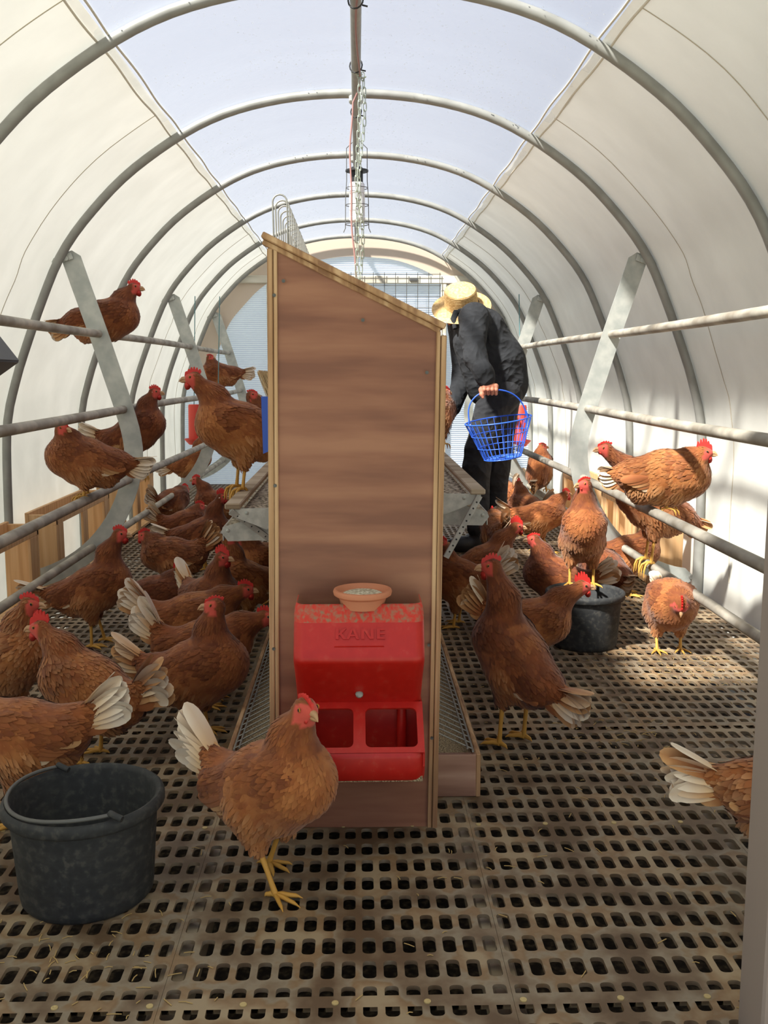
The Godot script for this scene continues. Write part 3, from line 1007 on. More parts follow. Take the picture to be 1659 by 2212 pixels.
func build_feeder() -> void:
	var fd := thing("hopper_feeder", "bright red plastic two hole hopper feeder hung on the plywood end panel", "feeder", Vector3(0.002, 0, -BD + 0.012))
	var up := []
	for q in [[0.556, 0.088, 0.955], [0.5575, 0.092, 0.965], [0.556, 0.097, 0.975], [0.548, 0.103, 0.99], [0.535, 0.109, 1.0], [0.522, 0.1145, 1.0], [0.50, 0.125, 1.0], [0.47, 0.139, 1.0], [0.456, 0.1445, 1.0], [0.448, 0.146, 1.0], [0.440, 0.1435, 1.0], [0.428, 0.134, 0.998], [0.39, 0.106, 0.99], [0.35, 0.077, 0.985], [0.326, 0.060, 0.985]]:
		up.append(Vector3(q[0], q[1], q[2]))
	put("hopper", round_shell(up.slice(5), 0.1395, 0.022, 0.0), M.red, fd)
	# shoulder along the top, with dried meal stuck to it
	put("dusty_shoulder", round_shell(up.slice(0, 6), 0.1395, 0.022, 0.0), M.reddust, fd)
	var low := []
	for q in [[0.252, 0.152, 1.0], [0.246, 0.158, 1.008], [0.236, 0.161, 1.012], [0.21, 0.160, 1.012], [0.19, 0.155, 1.01], [0.178, 0.146, 1.0], [0.172, 0.13, 0.985], [0.172, 0.06, 0.98]]:
		low.append(Vector3(q[0], q[1], q[2]))
	put("trough", round_shell(low, 0.1395, 0.028, 0.0), M.red, fd)
	# sloping face with two rounded openings
	var A := Vector3(0, 0.326, 0.060)
	var B := Vector3(0, 0.247, 0.156)
	var dn := (B - A)
	var ln := dn.length()
	dn = dn / ln
	var nrm := Vector3.RIGHT.cross(dn) * -1.0
	var xf := Transform3D(Basis(Vector3.RIGHT, -dn, nrm), A)
	var m := MB.new()
	for s in [-1.0, 1.0]:
		plate_hole(m, xf, 0.0 if s > 0 else -0.139, 0.139 if s > 0 else 0.0, -ln, 0.0, 0.013 if s > 0 else -0.125, 0.125 if s > 0 else -0.013, -ln + 0.013, -0.016, 0.012, 0.006)
	put("opening_frame", m.mesh(), M.red, fd)
	# sides of the trough part, its floor and the dark back
	for s in [-1.0, 1.0]:
		m = MB.new()
		m.slab(PackedVector2Array([Vector2(0.0, 0.326), Vector2(0.056, 0.326), Vector2(0.152, 0.25), Vector2(0.152, 0.215), Vector2(0.0, 0.18)]), 0.004, Transform3D(Basis(Vector3(0, 0, 1), Vector3.UP, Vector3(-1, 0, 0)), Vector3(0.137 * s, 0, 0)))
		put("cheek", m.mesh(), M.red, fd)
	m = MB.new()
	m.box(Vector3(0, 0.25, 0.012), Vector3(0.27, 0.16, 0.006), Basis(), 0.001)
	put("back_wall", m.mesh(), M.red, fd)
	m = MB.new()
	m.box(Vector3(0, 0.186, 0.08), Vector3(0.27, 0.012, 0.14), Basis(), 0.001)
	put("feed", m.mesh(), M.grain_feed, fd)
	m = MB.new()
	m.tube([Vector3(0.095, 0.31, 0.03), Vector3(0.095, 0.19, 0.03)], 0.011, 10)
	put("inner_post", m.mesh(), M.red, fd)
	# nut on the front and the raised lettering
	m = MB.new()
	m.lathe([Vector2(0.009, 0), Vector2(0.0085, 0.005), Vector2(0.005, 0.008), Vector2(0, 0.008)], 10, Transform3D(Basis(Vector3.RIGHT, 1.05), Vector3(0.0, 0.352, 0.080)))
	put("nut", m.mesh(), M.wire, fd)
	var fnt := SystemFont.new()
	fnt.font_names = PackedStringArray(["Droid Sans"])
	fnt.font_weight = 700
	fnt.font_italic = true
	var tm := TextMesh.new()
	tm.text = "KANE"
	tm.font = fnt
	tm.font_size = 32
	tm.pixel_size = 0.00098
	tm.depth = 0.005
	var face := Vector3(0, 0.522 - 0.47, 0.1145 - 0.139).normalized()
	put("raised_lettering", tm, M.red, fd, Transform3D(Basis(Vector3(1.35, 0, 0), face, Vector3.RIGHT.cross(face)), Vector3(0.002, 0.500, 0.1262)))
	for q in [[0.476, 0.105]]:
		m = MB.new()
		m.box(Vector3(0.0, q[0], 0.1368), Vector3(q[1], 0.0020, 0.002), Basis(Vector3.RIGHT, 0.45), 0.0)
		put("raised_line", m.mesh(), M.red, fd)
	# clay dish resting in the open top
	var ds := thing("clay_dish", "round terracotta dish of pale grit resting in the open top of the red feeder", "dish", Vector3(0.010, 0.545, -BD + 0.078))
	m = MB.new()
	m.lathe([Vector2(0.0, 0.0), Vector2(0.046, 0.0), Vector2(0.052, 0.022), Vector2(0.058, 0.025), Vector2(0.0625, 0.028), Vector2(0.064, 0.034), Vector2(0.0625, 0.039), Vector2(0.058, 0.040), Vector2(0.053, 0.036), Vector2(0.049, 0.030), Vector2(0.0, 0.029)], 36)
	put("bowl", m.mesh(), M.terracotta, ds)
	m = MB.new()
	m.lathe([Vector2(0.044, 0.0295), Vector2(0.036, 0.0325), Vector2(0.0, 0.0345)], 24)
	put("grit", m.mesh(), grit_mat(), ds)

func grit_mat() -> StandardMaterial3D:
	return tri_mat(noise_tex(0.09, 71, [[0.3, Color8(150, 140, 118)], [0.55, Color8(206, 200, 180)], [0.8, Color8(226, 222, 208)]], 256), 4.0, 0.95)

# rectangle x0..x1, y0..y1 with a rounded opening, front and back at z = +-th/2
func plate_hole(m: MB, xf: Transform3D, x0: float, x1: float, y0: float, y1: float, hx0: float, hx1: float, hy0: float, hy1: float, r: float, th: float) -> void:
	var hole := []
	var c := Vector2((hx0 + hx1) * 0.5, (hy0 + hy1) * 0.5)
	for q in [[hx1 - r, hy1 - r, 0.0], [hx0 + r, hy1 - r, 90.0], [hx0 + r, hy0 + r, 180.0], [hx1 - r, hy0 + r, 270.0]]:
		for k in 5:
			var g := deg_to_rad(q[2] + k * 22.5)
			hole.append(Vector2(q[0] + r * cos(g), q[1] + r * sin(g)))
	var cr := [Vector2(x1, y1), Vector2(x0, y1), Vector2(x0, y0), Vector2(x1, y0)]
	for s in [-1.0, 1.0]:
		var f := m.v.size()
		for p in hole: m.vert(xf * Vector3(p.x, p.y, th * 0.5 * s), xf.basis.z * s)
		for p in cr: m.vert(xf * Vector3(p.x, p.y, th * 0.5 * s), xf.basis.z * s)
		for q in 4:
			for k in 4: m.face(f + 20 + q, f + q * 5 + k, f + q * 5 + k + 1)
			m.face(f + 20 + q, f + q * 5 + 4, f + ((q + 1) * 5) % 20)
			m.face(f + 20 + q, f + ((q + 1) * 5) % 20, f + 20 + (q + 1) % 4)
	var w := m.v.size()
	for p in hole:
		var o: Vector2 = (c - p).normalized()
		for s in [-1.0, 1.0]: m.vert(xf * Vector3(p.x, p.y, th * 0.5 * s), xf.basis * Vector3(o.x, o.y, 0))
	for k in 20:
		var a := w + k * 2
		var b := w + ((k + 1) % 20) * 2
		m.face(a, b, b + 1)
		m.face(a, b + 1, a + 1)

# ---------------------------------------------------------------- things hanging from the ridge
func build_hanging() -> void:
	# chains that carry the nest unit
	var lm := MB.new()
	var lp := []
	for k in 12:
		var g := TAU * k / 12.0
		lp.append(Vector3(0.0070 * cos(g), 0.0105 * signf(sin(g)) * minf(1.0, absf(sin(g)) * 3.0) + 0.0070 * sin(g), 0))
	lm.tube(lp, 0.0021, 6, false, true)
	var link := lm.mesh()
	for q in [[0.012, 4.02, "pale steel chain hanging from the ridge pipe to the nest roof"], [0.027, 4.05, "second strand of pale steel chain hanging just beside the first"]]:
		var ch := thing("hanging_chain", q[2], "chain", Vector3(q[0], 0, -q[1]), 0.0, "chains hanging from the ridge")
		var y := 2.205
		var k := 0
		while y > 1.27:
			var sw := 0.010 * sin(k * 0.35) * (1.0 if q[0] > 0.02 else 0.4)
			put("link", link, M.chain, ch, Transform3D(Basis(Vector3.UP, 0.5 + (PI / 2 if k % 2 else 0.0)), Vector3(sw - 0.018 * (2.2 - y) , y, 0)))
			y -= 0.0285
			k += 1
		var hk := MB.new()
		hk.tube([Vector3(-0.03, 2.215, 0), Vector3(0.0, 2.198, 0.004), Vector3(0.012, 2.205, 0.0)], 0.004, 6)
		put("hook", hk.mesh(), M.chain, ch)
	# cable tied under the ridge pipe and down to the roof
	var m := MB.new()
	var path := []
	for k in 40:
		var d := lerpf(2.6, 4.2, k / 39.0)
		path.append(Vector3(0.008 + 0.008 * sin(d * 5.0), 2.198 - 0.006 * sin(d * 7.0), -d))
	for k in range(1, 22):
		path.append(Vector3(-0.012 - 0.012 * sin(k * 0.22) + 0.003 * sin(k * 0.9), 2.19 - k * 0.0445, -4.2 + 0.004 * k))
	m.tube(path, 0.0038, 6)
	var cb := thing("power_cable", "thin brownish cable tied along the ridge pipe and dropping to the nest roof", "cable", Vector3.ZERO)
	put("cable", m.mesh(), M.cable, cb)
	for d in [3.28, 3.95, 4.62]:
		var tm := MB.new()
		var tp := []
		for k in 14:
			var g := TAU * k / 14.0
			tp.append(Vector3(0.024 * cos(g), 2.216 + 0.026 * sin(g), -d + 0.01 * cos(g)))
		tm.tube(tp, 0.0028, 5, false, true)
		tm.tube([Vector3(0.02, 2.20, -d), Vector3(0.038, 2.196, -d)], 0.003, 5)
		put("cable_tie", tm.mesh(), M.tie, cb)
	# caged lantern
	var ln := thing("caged_lantern", "white cylindrical lantern with a black cap in a wire cage under the ridge", "lantern", Vector3(0.003, 1.80, -5.3))
	m = MB.new()
	m.lathe([Vector2(0.0, 0.035), Vector2(0.036, 0.035), Vector2(0.043, 0.045), Vector2(0.043, 0.055), Vector2(0.034, 0.062), Vector2(0.034, 0.175), Vector2(0.040, 0.18), Vector2(0.040, 0.225), Vector2(0.034, 0.232), Vector2(0.0, 0.232)], 24)
	put("housing", m.mesh(), M.whiteplastic, ln)
	for k in 8:
		var g := TAU * k / 8.0
		m = MB.new()
		m.box(Vector3(0.037 * cos(g), 0.118, 0.037 * sin(g)), Vector3(0.008, 0.115, 0.01), Basis(Vector3.UP, -g), 0.001)
		put("louvre", m.mesh(), M.whiteplastic, ln)
	m = MB.new()
	m.lathe([Vector2(0.0, 0.232), Vector2(0.032, 0.232), Vector2(0.032, 0.285), Vector2(0.06, 0.287), Vector2(0.06, 0.296), Vector2(0.03, 0.298), Vector2(0.028, 0.31), Vector2(0.0, 0.31)], 24)
	put("cap", m.mesh(), M.blackplastic, ln)
	for k in 4:
		var g := TAU * k / 4.0 + PI / 4 * 0.0
		var c := Vector3(cos(g), 0, sin(g))
		m = MB.new()
		m.tube([c * 0.072 + Vector3(0, -0.022, 0), c * 0.062 + Vector3(0, 0.0, 0), c * 0.060 + Vector3(0, 0.16, 0), c * 0.054 + Vector3(0, 0.24, 0), c * 0.054 + Vector3(0, 0.405, 0), c * 0.012 + Vector3(0, 0.445, 0)], 0.0024, 6)
		put("cage_wire", m.mesh(), M.dwire, ln)
	for q in [[0.02, 0.062], [0.118, 0.0605], [0.205, 0.057]]:
		m = MB.new()
		var rp := []
		for k in 20:
			var g := TAU * k / 20.0
			rp.append(Vector3(q[1] * cos(g), q[0], q[1] * sin(g)))
		m.tube(rp, 0.0022, 5, false, true)
		put("cage_ring", m.mesh(), M.dwire, ln)

# ---------------------------------------------------------------- buckets, tube feeders, broom, crate
func bucket_mesh(r: float, h: float) -> ArrayMesh:
	var m := MB.new()
	var p := [Vector2(0, 0), Vector2(r * 0.78, 0.0), Vector2(r * 0.815, 0.006), Vector2(r * 0.83, 0.02), Vector2(r * 0.905, h * 0.86), Vector2(r * 0.905, h * 0.865), Vector2(r * 0.975, h * 0.875), Vector2(r, h * 0.90), Vector2(r, h * 0.955), Vector2(r * 0.985, h * 0.985), Vector2(r * 0.95, h), Vector2(r * 0.905, h * 0.985), Vector2(r * 0.885, h * 0.95), Vector2(r * 0.80, 0.022), Vector2(r * 0.74, 0.012), Vector2(0, 0.012)]
	m.lathe(p, 48, Transform3D(), 0.6)
	return m.mesh()

func build_props() -> void:
	var b := thing("rubber_bucket", "large black rubber bucket with a folded wire handle standing near the door", "bucket", Vector3(-0.553, 0, -1.872), 0.25)
	put("tub", bucket_mesh(0.159, 0.212), M.rubber, b)
	# handle lying on the rim: a bent rod with eyes at both ends
	var m := MB.new()
	var path := []
	for k in 30:
		var g := lerpf(deg_to_rad(112), deg_to_rad(112 + 178), k / 29.0)
		path.append(Vector3(0.146 * cos(g), 0.218 + 0.003 * sin(k * 0.3), -0.146 * sin(g)))
	m.tube(path, 0.0042, 8)
	put("handle", m.mesh(), M.dwire, b, Transform3D(Basis(Vector3.UP, PI * 0.0), Vector3.ZERO))
	for k in [0, 29]:
		m = MB.new()
		var p: Vector3 = path[k]
		m.tube([p + Vector3(0, 0.004, 0.0), p * 1.0 + Vector3(0.01, 0.002, 0.012), p + Vector3(0.022, -0.002, 0.02)], 0.0065, 8)
		put("handle_eye", m.mesh(), M.rubber, b)
	b = thing("rubber_bucket", "black rubber bucket without a handle with a hen standing on its rim", "bucket", Vector3(0.878, 0, -3.655), 1.0)
	put("tub", bucket_mesh(0.153, 0.215), M.rubber, b)
	# red tube feeders far down the house
	for q in [[-1.262, -7.6, 0.045, 0.80, 0.49, "red tube feeder with a flared pan hanging by the cream wall", true], [-1.078, -7.62, 0.036, 0.86, 0.56, "short red tube feeder hanging behind the perches on the cream side", false], [1.235, -7.35, 0.045, 0.80, 0.49, "red tube feeder hanging by the white wall behind the blue egg basket", true]]:
		var f := thing("tube_feeder", q[5], "feeder", Vector3(q[0], q[4], q[1]), 0.0, "red tube feeders")
		var H: float = q[3] - q[4]
		var r: float = q[2]
		m = MB.new()
		m.lathe([Vector2(0, H), Vector2(r * 0.9, H), Vector2(r, H - 0.01), Vector2(r * 1.08, 0.04), Vector2(0, 0.04)], 20)
		put("tube", m.mesh(), M.red2, f)
		if q[6]:
			m = MB.new()
			m.lathe([Vector2(0.0, 0.0), Vector2(0.045, 0.0), Vector2(0.078, 0.036), Vector2(0.082, 0.045), Vector2(0.078, 0.046), Vector2(0.043, 0.008), Vector2(0.0, 0.008)], 24)
			put("pan", m.mesh(), M.red2, f)
		m = MB.new()
		var top := 1.62
		m.tube([Vector3(0, H, 0), Vector3(-0.03 * signf(q[0]), top - q[4], 0)], 0.0035, 5)
		put("twine", m.mesh(), M.twine, f)
	# broom leaning on the side of the nest unit
	var br := thing("broom", "broom with a blue plastic head and tan bristles hung on the nest unit", "broom", Vector3(-0.262, 0.80, -3.02))
	m = MB.new()
	m.slab(PackedVector2Array([Vector2(-0.028, 0.0), Vector2(-0.031, 0.175), Vector2(0.03, 0.175), Vector2(0.04, 0.03)]), 0.05)
	put("head", m.mesh(), M.blue, br)
	m = MB.new()
	var sd := RandomNumberGenerator.new()
	sd.seed = 5
	for k in 420:
		var t := sd.randf()
		var z := sd.randf_range(-0.022, 0.022)
		var x0 := lerpf(0.0, 0.045, sd.randf())
		m.tube([Vector3(x0, 0.13, z), Vector3(lerpf(-0.040, 0.03, t) + sd.randf_range(-0.003, 0.003), 0.250 - 0.010 * t + sd.randf_range(-0.006, 0.006), z * 1.15)], 0.0011, 3, false)
	var bs := put("bristles", m.mesh(), M.bristle, br)
	bs.set_meta("kind", "stuff")
	m = MB.new()
	m.tube([Vector3(0.03, 0.15, 0.0), Vector3(0.045, -0.72, -0.02)], 0.012, 8)
	put("handle", m.mesh(), M.pine, br)
	# black crate hanging from the top perch
	var cr := thing("plastic_crate", "black slatted plastic crate hanging tilted from the topmost perch", "crate", Vector3(-1.140, 1.06, -2.86))
	cr.rotation = Vector3(0.0, 0.12, 0.62)
	for q in [[Vector3(0, 0, 0.13), Vector3(0.24, 0.12, 0.008)], [Vector3(0, 0, -0.13), Vector3(0.24, 0.12, 0.008)], [Vector3(0.12, 0, 0), Vector3(0.008, 0.12, 0.26)], [Vector3(-0.12, 0, 0), Vector3(0.008, 0.12, 0.26)], [Vector3(0, -0.06, 0), Vector3(0.24, 0.006, 0.26)]]:
		m = MB.new()
		m.box(q[0], q[1], Basis(), 0.002)
		put("side_panel", m.mesh(), M.blackplastic, cr)
	for q in [[Vector3(0, 0.064, 0.135), Vector3(0.27, 0.012, 0.024)], [Vector3(0, 0.064, -0.135), Vector3(0.27, 0.012, 0.024)], [Vector3(0.125, 0.064, 0), Vector3(0.024, 0.012, 0.28)], [Vector3(-0.125, 0.064, 0), Vector3(0.024, 0.012, 0.28)]]:
		m = MB.new()
		m.box(q[0], q[1], Basis(), 0.003)
		put("rim", m.mesh(), M.blackplastic, cr)
	for k in 6:
		m = MB.new()
		m.box(Vector3(-0.1 + k * 0.04, 0.0, 0.137), Vector3(0.008, 0.11, 0.008), Basis(), 0.002)
		put("rib", m.mesh(), M.blackplastic, cr)
	m = MB.new()
	m.tube([Vector3(0.02, 0.06, 0.0), Vector3(0.06, 0.13, 0.0), Vector3(0.085, 0.16, 0.0), Vector3(0.115, 0.145, 0.0), Vector3(0.11, 0.12, 0)], 0.006, 6)
	put("hook", m.mesh(), M.blackplastic, cr)

# ---------------------------------------------------------------- smooth bodies: tapered capsules joined with a smooth minimum, meshed as surface nets
# P holds 12 numbers per bone: ax ay az ra  dx dy dz  1/len2  dr  zscale  blend  zone
func bone(P: PackedFloat32Array, a: Vector3, ra: float, b: Vector3, rb: float, zone := 0.0, blend := 0.03, zs := 1.0) -> void:
	var d := b - a
	var d2 := d
	d2.z *= zs
	P.append_array(PackedFloat32Array([a.x, a.y, a.z, ra, d.x, d.y, d.z, 1.0 / maxf(d.length_squared(), 1e-8), rb - ra, zs, blend, zone]))

func field(P: PackedFloat32Array, ids: PackedInt32Array, x: float, y: float, z: float) -> float:
	var r := 1e3
	for o in ids:
		var ex := x - P[o]
		var ey := y - P[o + 1]
		var ez := z - P[o + 2]
		var t := (ex * P[o + 4] + ey * P[o + 5] + ez * P[o + 6]) * P[o + 7]
		t = 0.0 if t < 0.0 else (1.0 if t > 1.0 else t)
		ex -= P[o + 4] * t
		ey -= P[o + 5] * t
		ez = (ez - P[o + 6] * t) * P[o + 9]
		var d := sqrt(ex * ex + ey * ey + ez * ez) - P[o + 3] - P[o + 8] * t
		if P[o + 9] != 1.0: d *= 0.55
		var k := P[o + 10]
		var h := k - absf(d - r)
		r = d if d < r else r
		if h > 0.0: r -= h * h / k * 0.25
	return r

func zone_of(P: PackedFloat32Array, p: Vector3) -> float:
	var best := 1e9
	var zn := 0.0
	var o := 0
	while o < P.size():
		var ex := p.x - P[o]
		var ey := p.y - P[o + 1]
		var ez := p.z - P[o + 2]
		var t := clampf((ex * P[o + 4] + ey * P[o + 5] + ez * P[o + 6]) * P[o + 7], 0.0, 1.0)
		ex -= P[o + 4] * t
		ey -= P[o + 5] * t
		ez = (ez - P[o + 6] * t) * P[o + 9]
		var d := sqrt(ex * ex + ey * ey + ez * ez) - P[o + 3] - P[o + 8] * t
		if P[o + 9] != 1.0: d *= 0.55
		if d < best:
			best = d
			zn = P[o + 11] + (t * 0.99 if P[o + 11] == 1.0 else 0.0)
		o += 12
	return zn

# returns {v, n, i}
func surface_nets(P: PackedFloat32Array, h: float) -> Dictionary:
	var lo := Vector3(1e9, 1e9, 1e9)
	var hi := -lo
	var o := 0
	while o < P.size():
		for e in 2:
			var c := Vector3(P[o] + P[o + 4] * e, P[o + 1] + P[o + 5] * e, P[o + 2] + P[o + 6] * e)
			var r := P[o + 3] + P[o + 8] * e
			lo = lo.min(c - Vector3(r, r, r))
			hi = hi.max(c + Vector3(r, r, r))
		o += 12
	lo -= Vector3.ONE * h * 2.5
	hi += Vector3.ONE * h * 2.5
	var B := 4
	var nb := Vector3i(((hi - lo) / (h * B)).ceil())
	var nx := nb.x * B + 1
	var ny := nb.y * B + 1
	var nz := nb.z * B + 1
	var g := PackedFloat32Array()
	g.resize(nx * ny * nz)
	g.fill(1.0)
	var cell := PackedInt32Array()
	cell.resize(nx * ny * nz)
	cell.fill(-1)
	var V := PackedVector3Array()
	var blocks := []
	var reach := h * B * 0.9 + h
	for bz in nb.z:
		for by in nb.y:
			for bx in nb.x:
				var c := lo + Vector3(bx * B + B * 0.5, by * B + B * 0.5, bz * B + B * 0.5) * h
				# bones near this block
				var ids := PackedInt32Array()
				var dmin := 1e9
				o = 0
				while o < P.size():
					var ex := c.x - P[o]
					var ey := c.y - P[o + 1]
					var ez := c.z - P[o + 2]
					var t := clampf((ex * P[o + 4] + ey * P[o + 5] + ez * P[o + 6]) * P[o + 7], 0.0, 1.0)
					ex -= P[o + 4] * t
					ey -= P[o + 5] * t
					ez -= P[o + 6] * t
					var d := sqrt(ex * ex + ey * ey + ez * ez) - P[o + 3] - P[o + 8] * t
					dmin = minf(dmin, d)
					if d < reach + 0.045: ids.append(o)
					o += 12
				if dmin > reach + 0.02 or ids.is_empty(): continue
				var dc := field(P, ids, c.x, c.y, c.z)
				var inside := dc < -reach * 1.15
				if dc > reach * 1.6: continue
				if not inside: blocks.append([bx, by, bz])
				for kz in B + 1:
					for ky in B + 1:
						var at := (bz * B + kz) * nx * ny + (by * B + ky) * nx + bx * B
						for kx in B + 1:
							if g[at + kx] == 1.0:
								g[at + kx] = -0.5 if inside else field(P, ids, lo.x + (bx * B + kx) * h, lo.y + (by * B + ky) * h, lo.z + (bz * B + kz) * h)
	var sx := 1
	var sy := nx
	var sz := nx * ny
	var off := PackedInt32Array([0, sx, sy, sx + sy, sz, sx + sz, sy + sz, sx + sy + sz])
	var edges := [[0, 1, 0], [2, 3, 0], [4, 5, 0], [6, 7, 0], [0, 2, 1], [1, 3, 1], [4, 6, 1], [5, 7, 1], [0, 4, 2], [1, 5, 2], [2, 6, 2], [3, 7, 2]]
	var done := []
	for b in blocks:
		for kz in B:
			for ky in B:
				for kx in B:
					var ix: int = b[0] * B + kx
					var iy: int = b[1] * B + ky
					var iz: int = b[2] * B + kz
					var at := iz * sz + iy * sy + ix
					var s0 := g[at] < 0.0
					var same := true
					for q in 7:
						if (g[at + off[q + 1]] < 0.0) != s0:
							same = false
							break
					if same: continue
					var sum := Vector3.ZERO
					var cnt := 0
					for e in edges:
						var ga := g[at + off[e[0]]]
						var gb := g[at + off[e[1]]]
						if (ga < 0.0) == (gb < 0.0): continue
						var t := ga / (ga - gb)
						var k: int = e[0]
						var p := Vector3(k & 1, (k >> 1) & 1, (k >> 2) & 1)
						p[e[2]] += t
						sum += p
						cnt += 1
					cell[at] = V.size()
					V.append(lo + (Vector3(ix, iy, iz) + sum / cnt) * h)
					done.append(at)
	var I := PackedInt32Array()
	var N := PackedVector3Array()
	N.resize(V.size())
	for at in done:
		for ax in 3:
			var st: int = [sx, sy, sz][ax]
			var u: int = [sy, sz, sx][ax]
			var w: int = [sz, sx, sy][ax]
			if at - u - w < 0: continue
			var ga := g[at]
			var gb := g[at + st]
			if (ga < 0.0) == (gb < 0.0): continue
			var a := cell[at]
			var b := cell[at - u]
			var c := cell[at - u - w]
			var d := cell[at - w]
			if a < 0 or b < 0 or c < 0 or d < 0: continue
			var fn := (V[c] - V[a]).cross(V[d] - V[b])
			var want := Vector3.ZERO
			want[ax] = 1.0 if ga < 0.0 else -1.0
			var flip := fn.dot(want) < 0.0
			if flip: fn = -fn
			N[a] += fn; N[b] += fn; N[c] += fn; N[d] += fn
			# clockwise seen from outside
			if flip:
				I.append_array(PackedInt32Array([a, b, c, a, c, d]))
			else:
				I.append_array(PackedInt32Array([a, c, b, a, d, c]))
	for k in N.size(): N[k] = N[k].normalized()
	return {"v": V, "n": N, "i": I}

func net_mesh(s: Dictionary, colors = null) -> ArrayMesh:
	var a := []
	a.resize(Mesh.ARRAY_MAX)
	a[Mesh.ARRAY_VERTEX] = s.v
	a[Mesh.ARRAY_NORMAL] = s.n
	if colors != null: a[Mesh.ARRAY_COLOR] = colors
	a[Mesh.ARRAY_INDEX] = s.i
	var m := ArrayMesh.new()
	m.add_surface_from_arrays(Mesh.PRIMITIVE_TRIANGLES, a)
	return m

# ---------------------------------------------------------------- hens
var HM := {}

func L3(r: float, g: float, b: float) -> Color: return Color(r, g, b)

# a quill feather lying along +x from the origin, flat in the xz plane, y up; length 1, half width 1 at the widest (scaled later)
func quill(base: Color, tip: Color, shaft: Color) -> ArrayMesh:
	var m := MB.new()
	m.colored = true
	var rows := [[0.0, 0.16], [0.12, 0.45], [0.3, 0.78], [0.5, 0.95], [0.7, 1.0], [0.85, 0.9], [0.94, 0.65], [1.0, 0.2]]
	var f := 0
	for k in rows.size():
		var t: float = rows[k][0]
		var w: float = rows[k][1]
		var c := base.lerp(tip, smoothstep(0.25, 0.8, t))
		var lift := 0.05 * sin(t * PI) - 0.04 * t * t
		for q in 3:
			var zz := (q - 1.0) * w
			m.col = c.lerp(shaft, 0.5) if q == 1 else c
			var id := m.vert(Vector3(t, lift + (0.06 if q == 1 else 0.0), zz), Vector3(-0.1 + 0.2 * t, 1, (q - 1) * 0.35).normalized())
			if k == 0 and q == 0: f = id
	for k in rows.size() - 1:
		for q in 2:
			var a := f + k * 3 + q
			m.face(a, a + 1, a + 4)
			m.face(a, a + 4, a + 3)
	return m.mesh()

